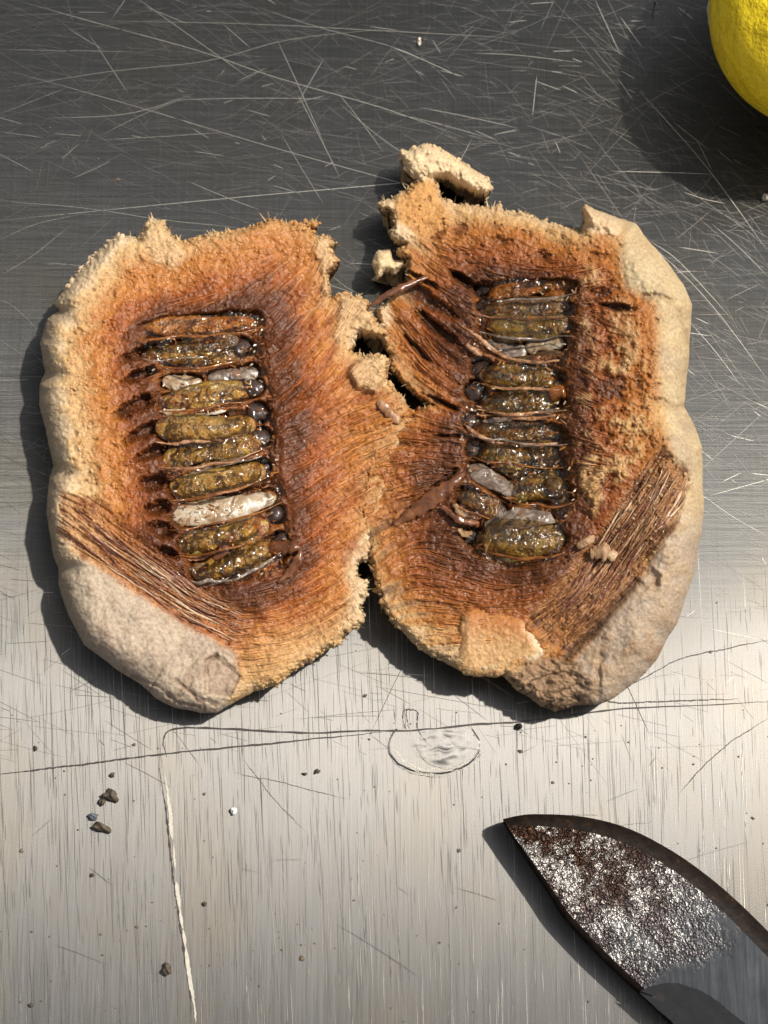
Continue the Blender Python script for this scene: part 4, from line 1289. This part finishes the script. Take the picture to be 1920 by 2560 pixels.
for k in range(96):
    o_ = g.uniform(-.5, .5) * 122
    nrm = np.array([0.80, 0.60])
    L_ = g.uniform(.10, .45)
    a0 = g.uniform(0.0, 1 - L_)
    ts = np.linspace(a0, a0 + L_, 5)
    sl = g.normal(0, 6)
    path = [np.array([np.interp(t_, np.linspace(0, 1, 5), AX[:, 0]), np.interp(t_, np.linspace(0, 1, 5), AX[:, 1])]) + nrm * (o_ * (1 - .15 * t_) + sl * (j - 2) * .5 + g.normal(0, 1.5)) for j, t_ in enumerate(ts)]
    q_ = a0 + L_ / 2
    mt = [M_bark, M_bark2, M_bark, M_bark3][g.integers(4)] if q_ < .5 else [M_bark, M_bark3, M_bark3][g.integers(3)]
    w_ = g.uniform(1.5, 4.6) * (1.6 if g.random() < .15 else 1)
    ribbon('bark_fibre', path, [1.5, w_, w_ * .8, 1], mt, half_r, 0, [.000, .008, .009, .000], .005, 22, .35, .6, 300 + k, None, ZR, 3)
beads(half_r, FR, (sdf([(1655, 1110), (1728, 1190), (1640, 1380), (1500, 1500), (1430, 1460), (1590, 1190)], FR.U, FR.V) > 0), 260, 77, 'bark_granules', M_foam, (2.0, .5, 4.5), .1, .8, (.6, 1.2), (.42, .28, .15), .8, .6)


# loose shreds and fibres too many to count
def shreds(half, F, zf, cham, n, seed, mat, name, size=(6, 20)):
    g = np.random.default_rng(seed)
    v_, f_ = [], []
    p = np.asarray(cham)
    while len(f_) < n * 2:
        u, v = g.uniform(p[:, 0].min(), p[:, 0].max()), g.uniform(p[:, 1].min(), p[:, 1].max())
        if float(sample(F, F.dc, u, v)) > 4: continue
        a, L, wd = g.normal(0.1, 0.7), g.uniform(*size) / 2, g.uniform(1.5, 4.5) / 2
        z = float(zf(u, v)) + g.uniform(.05, .085)
        ca, sa = math.cos(a), math.sin(a)
        til = g.normal(0, .5, 2)
        b = len(v_)
        for s in (-1, 0, 1):
            for q in (-1, 1):
                uu, vv = u + ca * s * L + sa * q * wd, v - sa * s * L + ca * q * wd
                v_.append(at(uu, vv, z + (til[0] * s * L * .5 + til[1] * q * wd - .3 * s * s * L) * PX))
        f_ += [(b, b + 1, b + 3, b + 2), (b + 2, b + 3, b + 5, b + 4)]
    tag(mesh(name, np.array(v_), np.array(f_), mat, half), kind='stuff')


shreds(half_l, FL, ZL, CHAM_L, 190, 61, M_amber, 'membrane_shreds')
shreds(half_r, FR, ZR, CHAM_R, 170, 62, M_amber, 'membrane_shreds')
shreds(half_l, FL, ZL, CHAM_L, 110, 63, M_shell, 'membrane_flecks', (5, 12))
shreds(half_r, FR, ZR, CHAM_R, 70, 64, M_shell, 'membrane_flecks', (5, 12))


def fuzz(half, F, zf, pts, n, seed, name):
    """fine torn foam hairs on the frayed edges"""
    g = np.random.default_rng(seed)
    bm = (F.sd > 0) & (F.sd < 9) & (F.torn > 0.55)
    ys, xs = np.nonzero(bm)
    gy, gx = np.gradient(F.sdb)
    v_, f_ = [], []
    for k in range(n):
        i = g.integers(len(ys))
        y, x = ys[i], xs[i]
        d = np.array([-gx[y, x], -gy[y, x]])
        d /= np.linalg.norm(d) + 1e-6
        a = g.normal(0, .7)
        d = np.array([d[0] * math.cos(a) - d[1] * math.sin(a), d[0] * math.sin(a) + d[1] * math.cos(a)])
        L = g.exponential(5) + 4
        wd = g.uniform(.8, 2.4)
        u, v, z = F.U[y, x], F.V[y, x], F.z[y, x]
        b = len(v_)
        nn = np.array([-d[1], d[0]])
        for s in (0, .5, 1):
            for q in (-1, 1):
                uv = np.array([u, v]) + d * L * s + nn * q * wd * (1 - .75 * s)
                v_.append(at(uv[0], uv[1], z - 0.01 - .02 * s * g.random() + .006 * (1 - q)))
        f_ += [(b, b + 1, b + 3, b + 2), (b + 2, b + 3, b + 5, b + 4)]
    cc = np.tile(np.array((.62, .48, .29)), (len(v_), 1)) * g.uniform(.75, 1.1, (len(v_), 1))
    tag(mesh(name, np.array(v_), np.array(f_), M_foam, half, col=cc, wet=np.full(len(v_), .2)), kind='stuff')


fuzz(half_l, FL, ZL, LEFT, 260, 71, 'torn_fuzz')
fuzz(half_r, FR, ZR, RIGHT, 260, 72, 'torn_fuzz')


def strands(half, F, n, seed, name, zone):
    """loose foam fibres following the grain of the torn face"""
    g = np.random.default_rng(seed)
    ys, xs = np.nonzero(zone)
    pk = g.integers(len(ys), size=n)
    y, x = ys[pk], xs[pk]
    P0 = np.stack([F.U[y, x], F.V[y, x]], 1)
    L = np.clip(g.exponential(26, n) + 14, 0, 90)
    wd = g.uniform(.7, 1.7, n)
    lift = g.uniform(.001, .010, n)
    M = 9
    path = [P0]
    for k in range(M - 1):
        th = sample(F, F.theta, path[-1][:, 0], path[-1][:, 1])
        path.append(path[-1] + np.stack([np.cos(th), -np.sin(th)], 1) * (L / M)[:, None])
    path = np.stack(path, 1)
    sarr = np.linspace(0, 1, M)
    z = sample(F, blur(F.z, 2), path[..., 0], path[..., 1])
    z = z + lift[:, None] * np.sin(sarr * math.pi) + .0015
    T = np.gradient(path, axis=1)
    N = np.stack([-T[..., 1], T[..., 0]], -1)
    N /= np.linalg.norm(N, axis=-1)[..., None] + 1e-9
    w_ = wd[:, None] * np.clip(np.minimum(sarr, 1 - sarr) * 5 + .15, 0, 1)
    rows = [at(*(np.moveaxis(path + N * (w_ * q)[..., None], -1, 0)), z + (0.004 if q == 0 else 0)) for q in (-1, 0, 1)]
    P = np.stack(rows, 2)                     # n, M, 3, xyz
    idx = np.arange(n * M * 3).reshape(n, M, 3)
    f_ = np.stack([idx[:, :-1, :-1], idx[:, :-1, 1:], idx[:, 1:, 1:], idx[:, 1:, :-1]], -1).reshape(-1, 4)
    cc = sample3(F, path[..., 0], path[..., 1]) * g.uniform(.7, 1.7, (n, 1, 1)) + g.uniform(0, .05, (n, 1, 1)) * np.array((1, .55, .2))
    cc = np.repeat(cc[:, :, None, :], 3, 2)
    tag(mesh(name, P.reshape(-1, 3), f_, M_foam, half, col=np.clip(cc.reshape(-1, 3), .004, .8), wet=np.full(n * M * 3, .8)), kind='stuff')


def sample3(F, u, v):
    x = np.clip(np.rint((u - F.u0) / STEP).astype(int), 0, F.sd.shape[1] - 1)
    y = np.clip(np.rint((v - F.v0) / STEP).astype(int), 0, F.sd.shape[0] - 1)
    return F.col[y, x]


for half, F, sd0 in ((half_l, FL, 400), (half_r, FR, 500)):
    body = (F.sd > 6) & (F.rindw < .4) & (F.chm < .3) & (F.fib < .35) & (F.wet > .22)
    beads(half, F, body, 3600, sd0, 'foam_bubbles', M_bub, (1.7, .45, 4.5), -.3, 1.0, (.9, 1.35))
    edge = (F.sd > 0) & (F.sd < 9) & (F.torn > .45)
    beads(half, F, edge, 420, sd0 + 1, 'torn_crumbs', M_foam, (3.2, .5, 8), -.35, 1.0, (.8, 1.1), None, .8, .25)
    beads(half, F, F.chm > .5, 420, sd0 + 2, 'wet_droplets', M_amber, (2.2, .5, 5), .1, .6)
    beads(half, F, (F.fib > .35) & (F.sd > 12) & (F.rindw < .2) & (F.chm < .3), 2400, sd0 + 7, 'foam_bubbles', M_bub, (1.4, .4, 3), -.2, 1.0, (.9, 1.3))
    strands(half, F, 700, sd0 + 3, 'foam_fibres', (F.fib > .3) & (F.sd > 45) & (F.rindw < .2) & (F.chm < .5))
    strands(half, F, 260, sd0 + 4, 'cell_fibres', (F.fib < .3) & (F.dc > -8) & (F.dc < 55) & (F.rindw < .2))

# ------------------------------------------------------------------ knife
def knife():
    k = empty('knife', at(1800, 2400, 0))
    tag(k, 'dark pitted knife blade pointing up left on the bright brushed metal', 'knife')
    outer = [(1259, 2047), (1300, 2038), (1345, 2035), (1447, 2040), (1558, 2066), (1660, 2115), (1753, 2177), (1837, 2247), (1920, 2328), (2040, 2450), (2150, 2562)]
    inner = [(1268, 2064), (1306, 2064), (1350, 2066), (1440, 2074), (1540, 2100), (1630, 2142), (1722, 2204), (1800, 2272), (1880, 2352), (2000, 2478), (2105, 2590)]
    edge = [(1257, 2055), (1296, 2120), (1330, 2172), (1372, 2236), (1410, 2296), (1484, 2377), (1540, 2432), (1596, 2484), (1674, 2560), (1790, 2670), (1905, 2775)]
    einn = [(1266, 2062), (1304, 2122), (1338, 2172), (1380, 2234), (1419, 2291), (1493, 2370), (1549, 2425), (1605, 2477), (1683, 2552), (1799, 2662), (1914, 2767)]
    n = 60

    def rs(p): return curve_pts(p, n * 1, 0)
    O, I, E, EI = [np.stack([np.interp(np.linspace(0, 1, n), np.linspace(0, 1, len(rs(p))), rs(p)[:, j]) for j in (0, 1)], 1) for p in (outer, inner, edge, einn)]
    EI = EI + (I - EI) / np.linalg.norm(I - EI + 1e-6, axis=1)[:, None] * 8 * np.clip(np.linspace(0, 6, n), 0, 1)[:, None]
    s = np.linspace(0, 1, n)
    zt = 0.185 - 0.02 * s
    g = np.random.default_rng(5)
    # body: spine bevel, flat, edge bevel and the underside
    m1 = NT('blade_steel')
    co = m1.coord(100, 100, 100)
    tc = m1.n('TexCoord').outputs['Object']
    sx = m1.n('SeparateXYZ', i_0=tc).outputs
    along = m1.math('SUBTRACT', m1.math('MULTIPLY', sx[0], 66), m1.math('MULTIPLY', sx[1], 75))   # cm along the blade from its origin
    cod = m1.n('VectorMath', operation='ADD', i_0=co, i_1=m1.n('TexNoise', i_Vector=co, i_Scale=40.0, i_Detail=2.0).outputs[1]).outputs[0]
    cod = m1.n('Mix', data_type='VECTOR', i_0=0.06, i_4=co, i_5=cod).outputs[1]
    pits = m1.n('TexVoronoi', i_Vector=cod, i_Scale=50.0).outputs['Distance']
    n1 = m1.noise(co, 48, 4, 0.7)
    n2 = m1.noise(co, 4, 3, 0.6)
    n4 = m1.noise(co, 110, 3, 0.6)
    n3 = m1.noise(m1.coord(100, 8, 100, 0.85), 40, 4, 0.65)
    pitw = m1.n('MapRange', i_Value=m1.math('ADD', along, m1.math('MULTIPLY', m1.math('SUBTRACT', n2, 0.5), 1.1)), i_1=0.15, i_2=-0.75).outputs[0]
    n5 = m1.math('ADD', m1.math('MULTIPLY', m1.math('SUBTRACT', m1.noise(co, 9, 4, 0.65), 0.5), 1.9), 0.47)
    rust = m1.ramp(m1.math('ADD', m1.math('SUBTRACT', n5, m1.math('MULTIPLY', pits, 0.55)), m1.math('MULTIPLY', m1.math('SUBTRACT', n2, 0.5), 0.95)), [(0.16, 0.0), (0.42, 1.0)])
    steel = m1.mix(m1.math('MULTIPLY', n3, m1.math('ADD', n2, 0.25)), (0.006, 0.009, 0.014), (0.10, 0.105, 0.112))
    pitc = m1.mix(rust, (0.032, 0.016, 0.010), (0.29, 0.272, 0.252))
    c = m1.mix(pitw, steel, pitc)
    m1.set(Base_Color=c, Metallic=0.92, Roughness=m1.n('Mix', i_0=pitw, i_2=0.27, i_3=0.30).outputs[0])
    hgt = m1.n('Mix', i_0=pitw, i_2=m1.math('MULTIPLY', n3, 0.05), i_3=m1.math('ADD', m1.math('MULTIPLY', pits, -1.0), m1.math('MULTIPLY', n4, 0.35))).outputs[0]
    m1.t.links.new(m1.bump(hgt, 1.0, 0.000075), m1.b.inputs['Normal'])
    m2 = NT('spine_patina')
    q = m2.noise(m2.coord(100, 100, 100), 22, 4, 0.65)
    m2.set(Base_Color=m2.ramp(q, [(0.35, (.008, .006, .005)), (0.62, (.018, .012, .009)), (0.82, (.08, .04, .018))]), Metallic=0.1, Roughness=0.5)
    m2.b.inputs['Specular IOR Level'].default_value = 0.08
    m2.t.links.new(m2.bump(q, 0.5, 0.0001), m2.b.inputs['Normal'])

    def loft(name, rows, mat, par=k):
        v_ = np.vstack(rows)
        f_ = []
        for r_ in range(len(rows) - 1):
            for i in range(n - 1):
                f_.append((r_ * n + i, r_ * n + i + 1, (r_ + 1) * n + i + 1, (r_ + 1) * n + i))
        return mesh(name, v_, np.array(f_), mat, par)
    rows = [at(I[:, 0], I[:, 1], zt)]
    for t_ in np.linspace(0, 1, 26)[1:]:
        p = I * (1 - t_) + EI * t_
        rows.append(at(p[:, 0], p[:, 1], zt + 0.002 * g.normal(size=n) * 0))
    blade = loft('blade', rows, m1.m)
    jit = np.cumsum(g.normal(0, .6, n)) * .15
    loft('spine', [at(O[:, 0] + 2, O[:, 1] + 2, zt - .13), at(O[:, 0], O[:, 1] + jit, zt - .055), at(O[:, 0] - 1.5, O[:, 1] + 3.5 + jit, zt - .022), at(O[:, 0] * .25 + I[:, 0] * .75, O[:, 1] * .25 + I[:, 1] * .75, zt - .006), at(I[:, 0], I[:, 1], zt)], m2.m)
    loft('cutting_edge', [at(EI[:, 0], EI[:, 1], zt), at(E[:, 0] * .5 + EI[:, 0] * .5, E[:, 1] * .5 + EI[:, 1] * .5, zt - .008), at(E[:, 0], E[:, 1], zt - .03), at(E[:, 0] - 1, E[:, 1] + 1, zt - .06), at(E[:, 0] + 3, E[:, 1] - 2, zt - .11),
                          at(O[:, 0] + 2, O[:, 1] + 2, zt - .13)], m2.m)
    # dark stain film on the flat
    st_ = [(1600, 2478), (1630, 2462), (1680, 2455), (1730, 2466), (1780, 2490), (1830, 2528), (1880, 2580), (1820, 2660), (1740, 2610), (1680, 2550)]
    m3 = NT('dark_stain')
    q = m3.noise(m3.coord(100, 100, 100), 14, 5, 0.7)
    m3.set(Base_Color=m3.ramp(q, [(0.3, (.008, .010, .013)), (0.6, (.016, .017, .020)), (0.8, (.07, .03, .018))]), Metallic=0.0, Roughness=0.5)
    m3.b.inputs['Specular IOR Level'].default_value = 0.10
    c0 = np.mean(st_, 0)
    b_ = curve_pts(st_ + st_[:1], 80, 0.8, 6)
    vv = [at(*(c0), 0.2025 + .004)] + [at(x, y, 0.2025 + .004) for x, y in b_]
    # keep the film just proud of the sloping flat
    def zflat(x, y):
        i = np.argmin((O[:, 0] * .5 + E[:, 0] * .5 - x) ** 2 + (O[:, 1] * .5 + E[:, 1] * .5 - y) ** 2)
        return zt[i] + .0035
    vv = [at(c0[0], c0[1], zflat(*c0))] + [at(x, y, zflat(x, y)) for x, y in b_]
    mesh('stain', vv, [(0, 1 + i, 2 + i) for i in range(len(b_) - 1)], m3.m, blade)
    # handle, below the frame, that carries the blade
    hd = []
    axis = np.array([1.0, -1.04, 0]) / math.hypot(1, 1.04)
    side = np.array([axis[1], -axis[0], 0])
    c1 = at(2030, 2660, 0.17) * np.array([1, 1, 0]) + np.array([0, 0, .30])
    nseg = 14
    for i in range(nseg + 1):
        t_ = i / nseg
        ww = .42 * (1 - .25 * math.sin(t_ * 6)) * (1 if 0 < i < nseg else .7)
        for a in range(16):
            p = 2 * math.pi * a / 16
            hd.append(c1 + axis * 8 * t_ + side * ww * math.cos(p) + np.array([0, 0, .29 * math.sin(p)]))
    ff = [(i * 16 + a, i * 16 + (a + 1) % 16, (i + 1) * 16 + (a + 1) % 16, (i + 1) * 16 + a) for i in range(nseg) for a in range(16)] + [tuple(range(16))[::-1], tuple(range(nseg * 16, nseg * 16 + 16))]
    mh = NT('handle_wood')
    q = mh.noise(mh.coord(100, 100, 100), 4, 4, .6)
    mh.set(Base_Color=mh.ramp(q, [(.3, (.05, .025, .012)), (.7, (.14, .07, .03))]), Roughness=.5)
    mesh('handle', hd, ff, mh.m, k)


knife()

# ------------------------------------------------------------------ lemon
def lemon():
    m = NT('lemon_peel')
    co = m.coord(100, 100, 100)
    n = m.n('TexVoronoi', i_Vector=co, i_Scale=9.0, feature='SMOOTH_F1').outputs['Distance']
    n2 = m.noise(co, 22, 4, .6)
    n3 = m.noise(co, 2, 3, .5)
    m.set(Base_Color=m.mix(n3, (.86, .60, .005), (.93, .72, .010)), Roughness=.36, Coat_Weight=.25, Coat_Roughness=.22)
    m.b.inputs['Subsurface Weight'].default_value = .15
    m.b.inputs['Subsurface Radius'].default_value = (.0015, .001, .0002)
    m.b.inputs['Subsurface Scale'].default_value = 1.0
    m.t.links.new(m.bump(m.math('ADD', n, m.math('MULTIPLY', n2, .8)), .7, .0005), m.b.inputs['Normal'])
    ax = np.array([-0.80, -0.60, 0.0])
    si = np.array([ax[1], -ax[0], 0])
    up = np.array([0, 0, 1.0])
    la, lb = 1.05, 0.80
    tip = at(1842, 204, lb * .74) * np.array([1, 1, 0]) + np.array([0, 0, lb])
    ang = np.linspace(0, math.pi, 90)
    X, Rr = la * (1 - np.cos(ang)), lb * np.sin(ang)
    far = sm(2 * la - .5, 2 * la, X)
    X = X + .16 * far
    v_, f_ = [], []
    NS = 72
    for x, r in zip(X, Rr):
        for a in range(NS):
            p = 2 * math.pi * a / NS
            q = r * (1 + .012 * math.sin(3 * p + x) + .008 * math.sin(7 * p - 2 * x))
            v_.append(tip - ax * x + si * q * math.cos(p) + up * q * math.sin(p))
    for i in range(len(X) - 1):
        for a in range(NS):
            f_.append((i * NS + a, i * NS + (a + 1) % NS, (i + 1) * NS + (a + 1) % NS, (i + 1) * NS + a))
    v_ = np.array(v_)
    v_[:, 2] = (v_[:, 2] - v_[:, 2].min()) * .74 + .001
    k = empty('lemon', [v_[:, 0].mean(), v_[:, 1].mean(), 0])
    tag(k, 'bright yellow dimpled lemon lying at the upper right corner', 'lemon')
    pe = mesh('peel', v_, np.array(f_), m.m, k)
    mp = NT('lemon_pith')
    q = mp.noise(mp.coord(100, 100, 100), 14, 4, .6)
    mp.set(Base_Color=mp.ramp(q, [(.3, (.50, .42, .28)), (.7, (.74, .68, .54))]), Roughness=.6)
    mp.t.links.new(mp.bump(q, .6, .0004), mp.b.inputs['Normal'])
    pv, pf = [], []
    gp = np.random.default_rng(3)
    cpt = at(1792, 16, .55)
    for i in range(9):
        for a in range(14):
            th, p = math.pi * i / 8, 2 * math.pi * a / 14
            q = 1 + gp.uniform(-.15, .15)
            pv.append(cpt + np.array([.05 * q * math.sin(th) * math.cos(p) + .02 * math.cos(th), .13 * q * math.cos(th), .06 * q * math.sin(th) * math.sin(p)]))
    for i in range(8):
        for a in range(14):
            pf.append((i * 14 + a, i * 14 + (a + 1) % 14, (i + 1) * 14 + (a + 1) % 14, (i + 1) * 14 + a))
    mesh('pith', np.array(pv), np.array(pf), mp.m, k)
    return k, mp.m


lem, M_pith = lemon()


def blob(name, u, v, du, dv, h, mat, label, cat, group=None, seed=0, parent=None, rot=0.0, z0=0.0, amp=.35, sub=(14, 9)):
    """an irregular crumb lying on the metal"""
    g = np.random.default_rng(seed)
    ph = g.uniform(0, 6.28, 9)
    v_, f_ = [], []
    n1, n2 = sub[0], sub[1]
    c = at(u, v, z0)
    ca, sa = math.cos(R(rot)), math.sin(R(rot))
    for i in range(n2 + 1):
        th = math.pi * i / n2
        for k in range(n1):
            p = 2 * math.pi * k / n1
            q = 1 + amp * (math.sin(2 * p + ph[0]) * math.sin(th * 2 + ph[1]) * .6 + .5 * math.sin(3 * p + ph[2] + th) + .35 * math.sin(5 * p + ph[3] - 2 * th))
            x, y = q * math.sin(th) * math.cos(p) * du * PX / 2.3, q * math.sin(th) * math.sin(p) * dv * PX / 2.3
            v_.append(c + np.array([x * ca - y * sa, x * sa + y * ca, h * (0.45 - math.cos(th) * .5) * (1 + .25 * math.sin(3 * p + ph[5]))]))
    for i in range(n2):
        for k in range(n1):
            f_.append((i * n1 + k, i * n1 + (k + 1) % n1, (i + 1) * n1 + (k + 1) % n1, (i + 1) * n1 + k))
    o = mesh(name, np.array(v_), np.array(f_), mat, parent)
    if parent is None: tag(o, label, cat, group)
    return o


def plain(name, a, b, rough=.6, scale=30):
    m = NT(name)
    q = m.noise(m.coord(100, 100, 100), scale, 4, .6)
    m.set(Base_Color=m.ramp(q, [(.3, a), (.7, b)]), Roughness=rough)
    m.t.links.new(m.bump(q, .6, .0001), m.b.inputs['Normal'])
    return m.m


M_cr = plain('dark_crumb', (.035, .028, .02), (.14, .11, .07))
M_crb = plain('bluish_crumb', (.05, .06, .075), (.18, .20, .23))
M_wht = plain('white_grain', (.72, .72, .72), (.86, .86, .85), .5)
M_blk = plain('black_speck', (.006, .006, .006), (.03, .028, .026))
M_pal = plain('pale_bit', (.45, .38, .30), (.70, .63, .54))
G = 'crumbs scattered on the bright lower metal'
blob('crumb', 279, 1990, 44, 30, .045, M_cr, 'largest brown crumb, uppermost of the crumb cluster at lower left', 'crumb', G, 1, rot=-25)
blob('crumb', 256, 2006, 22, 16, .03, M_cr, 'small brown crumb just left of the largest brown crumb', 'crumb', G, 2)
blob('crumb', 234, 2042, 30, 18, .03, M_crb, 'bluish grey crumb above the long brown crumb at lower left', 'crumb', G, 3, rot=10)
blob('crumb', 256, 2070, 54, 22, .04, M_cr, 'long brown crumb, lowest of the cluster at lower left', 'crumb', G, 4, rot=-22)
blob('crumb', 281, 1938, 16, 12, .02, M_cr, 'tiny brown crumb alone above the crumb cluster', 'crumb', G, 5)
blob('crumb', 418, 2424, 24, 34, .04, M_cr, 'triangular brown crumb left of the pale scored line near bottom', 'crumb', G, 6, rot=20)
blob('crumb', 512, 2260, 13, 11, .02, M_cr, 'tiny dark crumb right of the pale scored line', 'crumb', G, 7)
blob('crumb', 793, 1929, 17, 12, .02, M_cr, 'dark crumb below the thin black line, right of its small twin', 'crumb', G, 8, rot=20)
blob('crumb', 762, 1935, 13, 8, .015, M_cr, 'smaller crumb of the pair below the thin black line', 'crumb', G, 9)
blob('crumb', 90, 1871, 10, 14, .02, M_cr, 'dark crumb above the black line at the left edge', 'crumb', G, 10)
blob('crumb', 78, 2513, 14, 11, .02, M_cr, 'round dark crumb in the bottom left corner', 'crumb', G, 11)
blob('crumb', 231, 2188, 11, 11, .02, M_cr, 'round dark crumb below the crumb cluster', 'crumb', G, 12)
blob('grain', 585, 2028, 19, 21, .03, M_wht, 'small bright white grain on the brushed metal', 'grain', None, 13, amp=.1)
blob('speck', 1297, 1817, 18, 18, .035, M_blk, 'black speck on the thin dark line under the egg case', 'speck', None, 14, amp=.2)
blob('pale_chip', 1048, 106, 13, 28, .02, M_pal, 'thin pale chip on the dark scratched metal at the top', 'chip', None, 15, rot=-5, amp=.2)
blob('pale_pebble', 1912, 498, 22, 22, .05, M_pal, 'pale round pebble at the right edge below the lemon', 'pebble', None, 16, amp=.12)
# specks of dirt too fine to count
v_, f_ = [], []
for k in range(260):
    u, v = rng.uniform(-40, 1960), (rng.uniform(1780, 2600) if rng.random() < .75 else rng.uniform(0, 1800))
    d = (rng.exponential(1.3) + 1.1) * PX
    c = at(u, v, 0)
    b = len(v_)
    ph = rng.uniform(0, 6)
    for a in range(6):
        q = d * rng.uniform(.6, 1.3)
        v_.append(c + np.array([q * math.cos(a * 1.047 + ph), q * math.sin(a * 1.047 + ph) * .8, .0026]))
    v_.append(c + np.array([0, 0, .0026 + d * .7]))
    f_ += [(b + a, b + (a + 1) % 6, b + 6) for a in range(6)]
tag(mesh('dirt_specks', np.array(v_), np.array(f_), M_cr, surf, origin=(0, 0, 0)), kind='stuff')
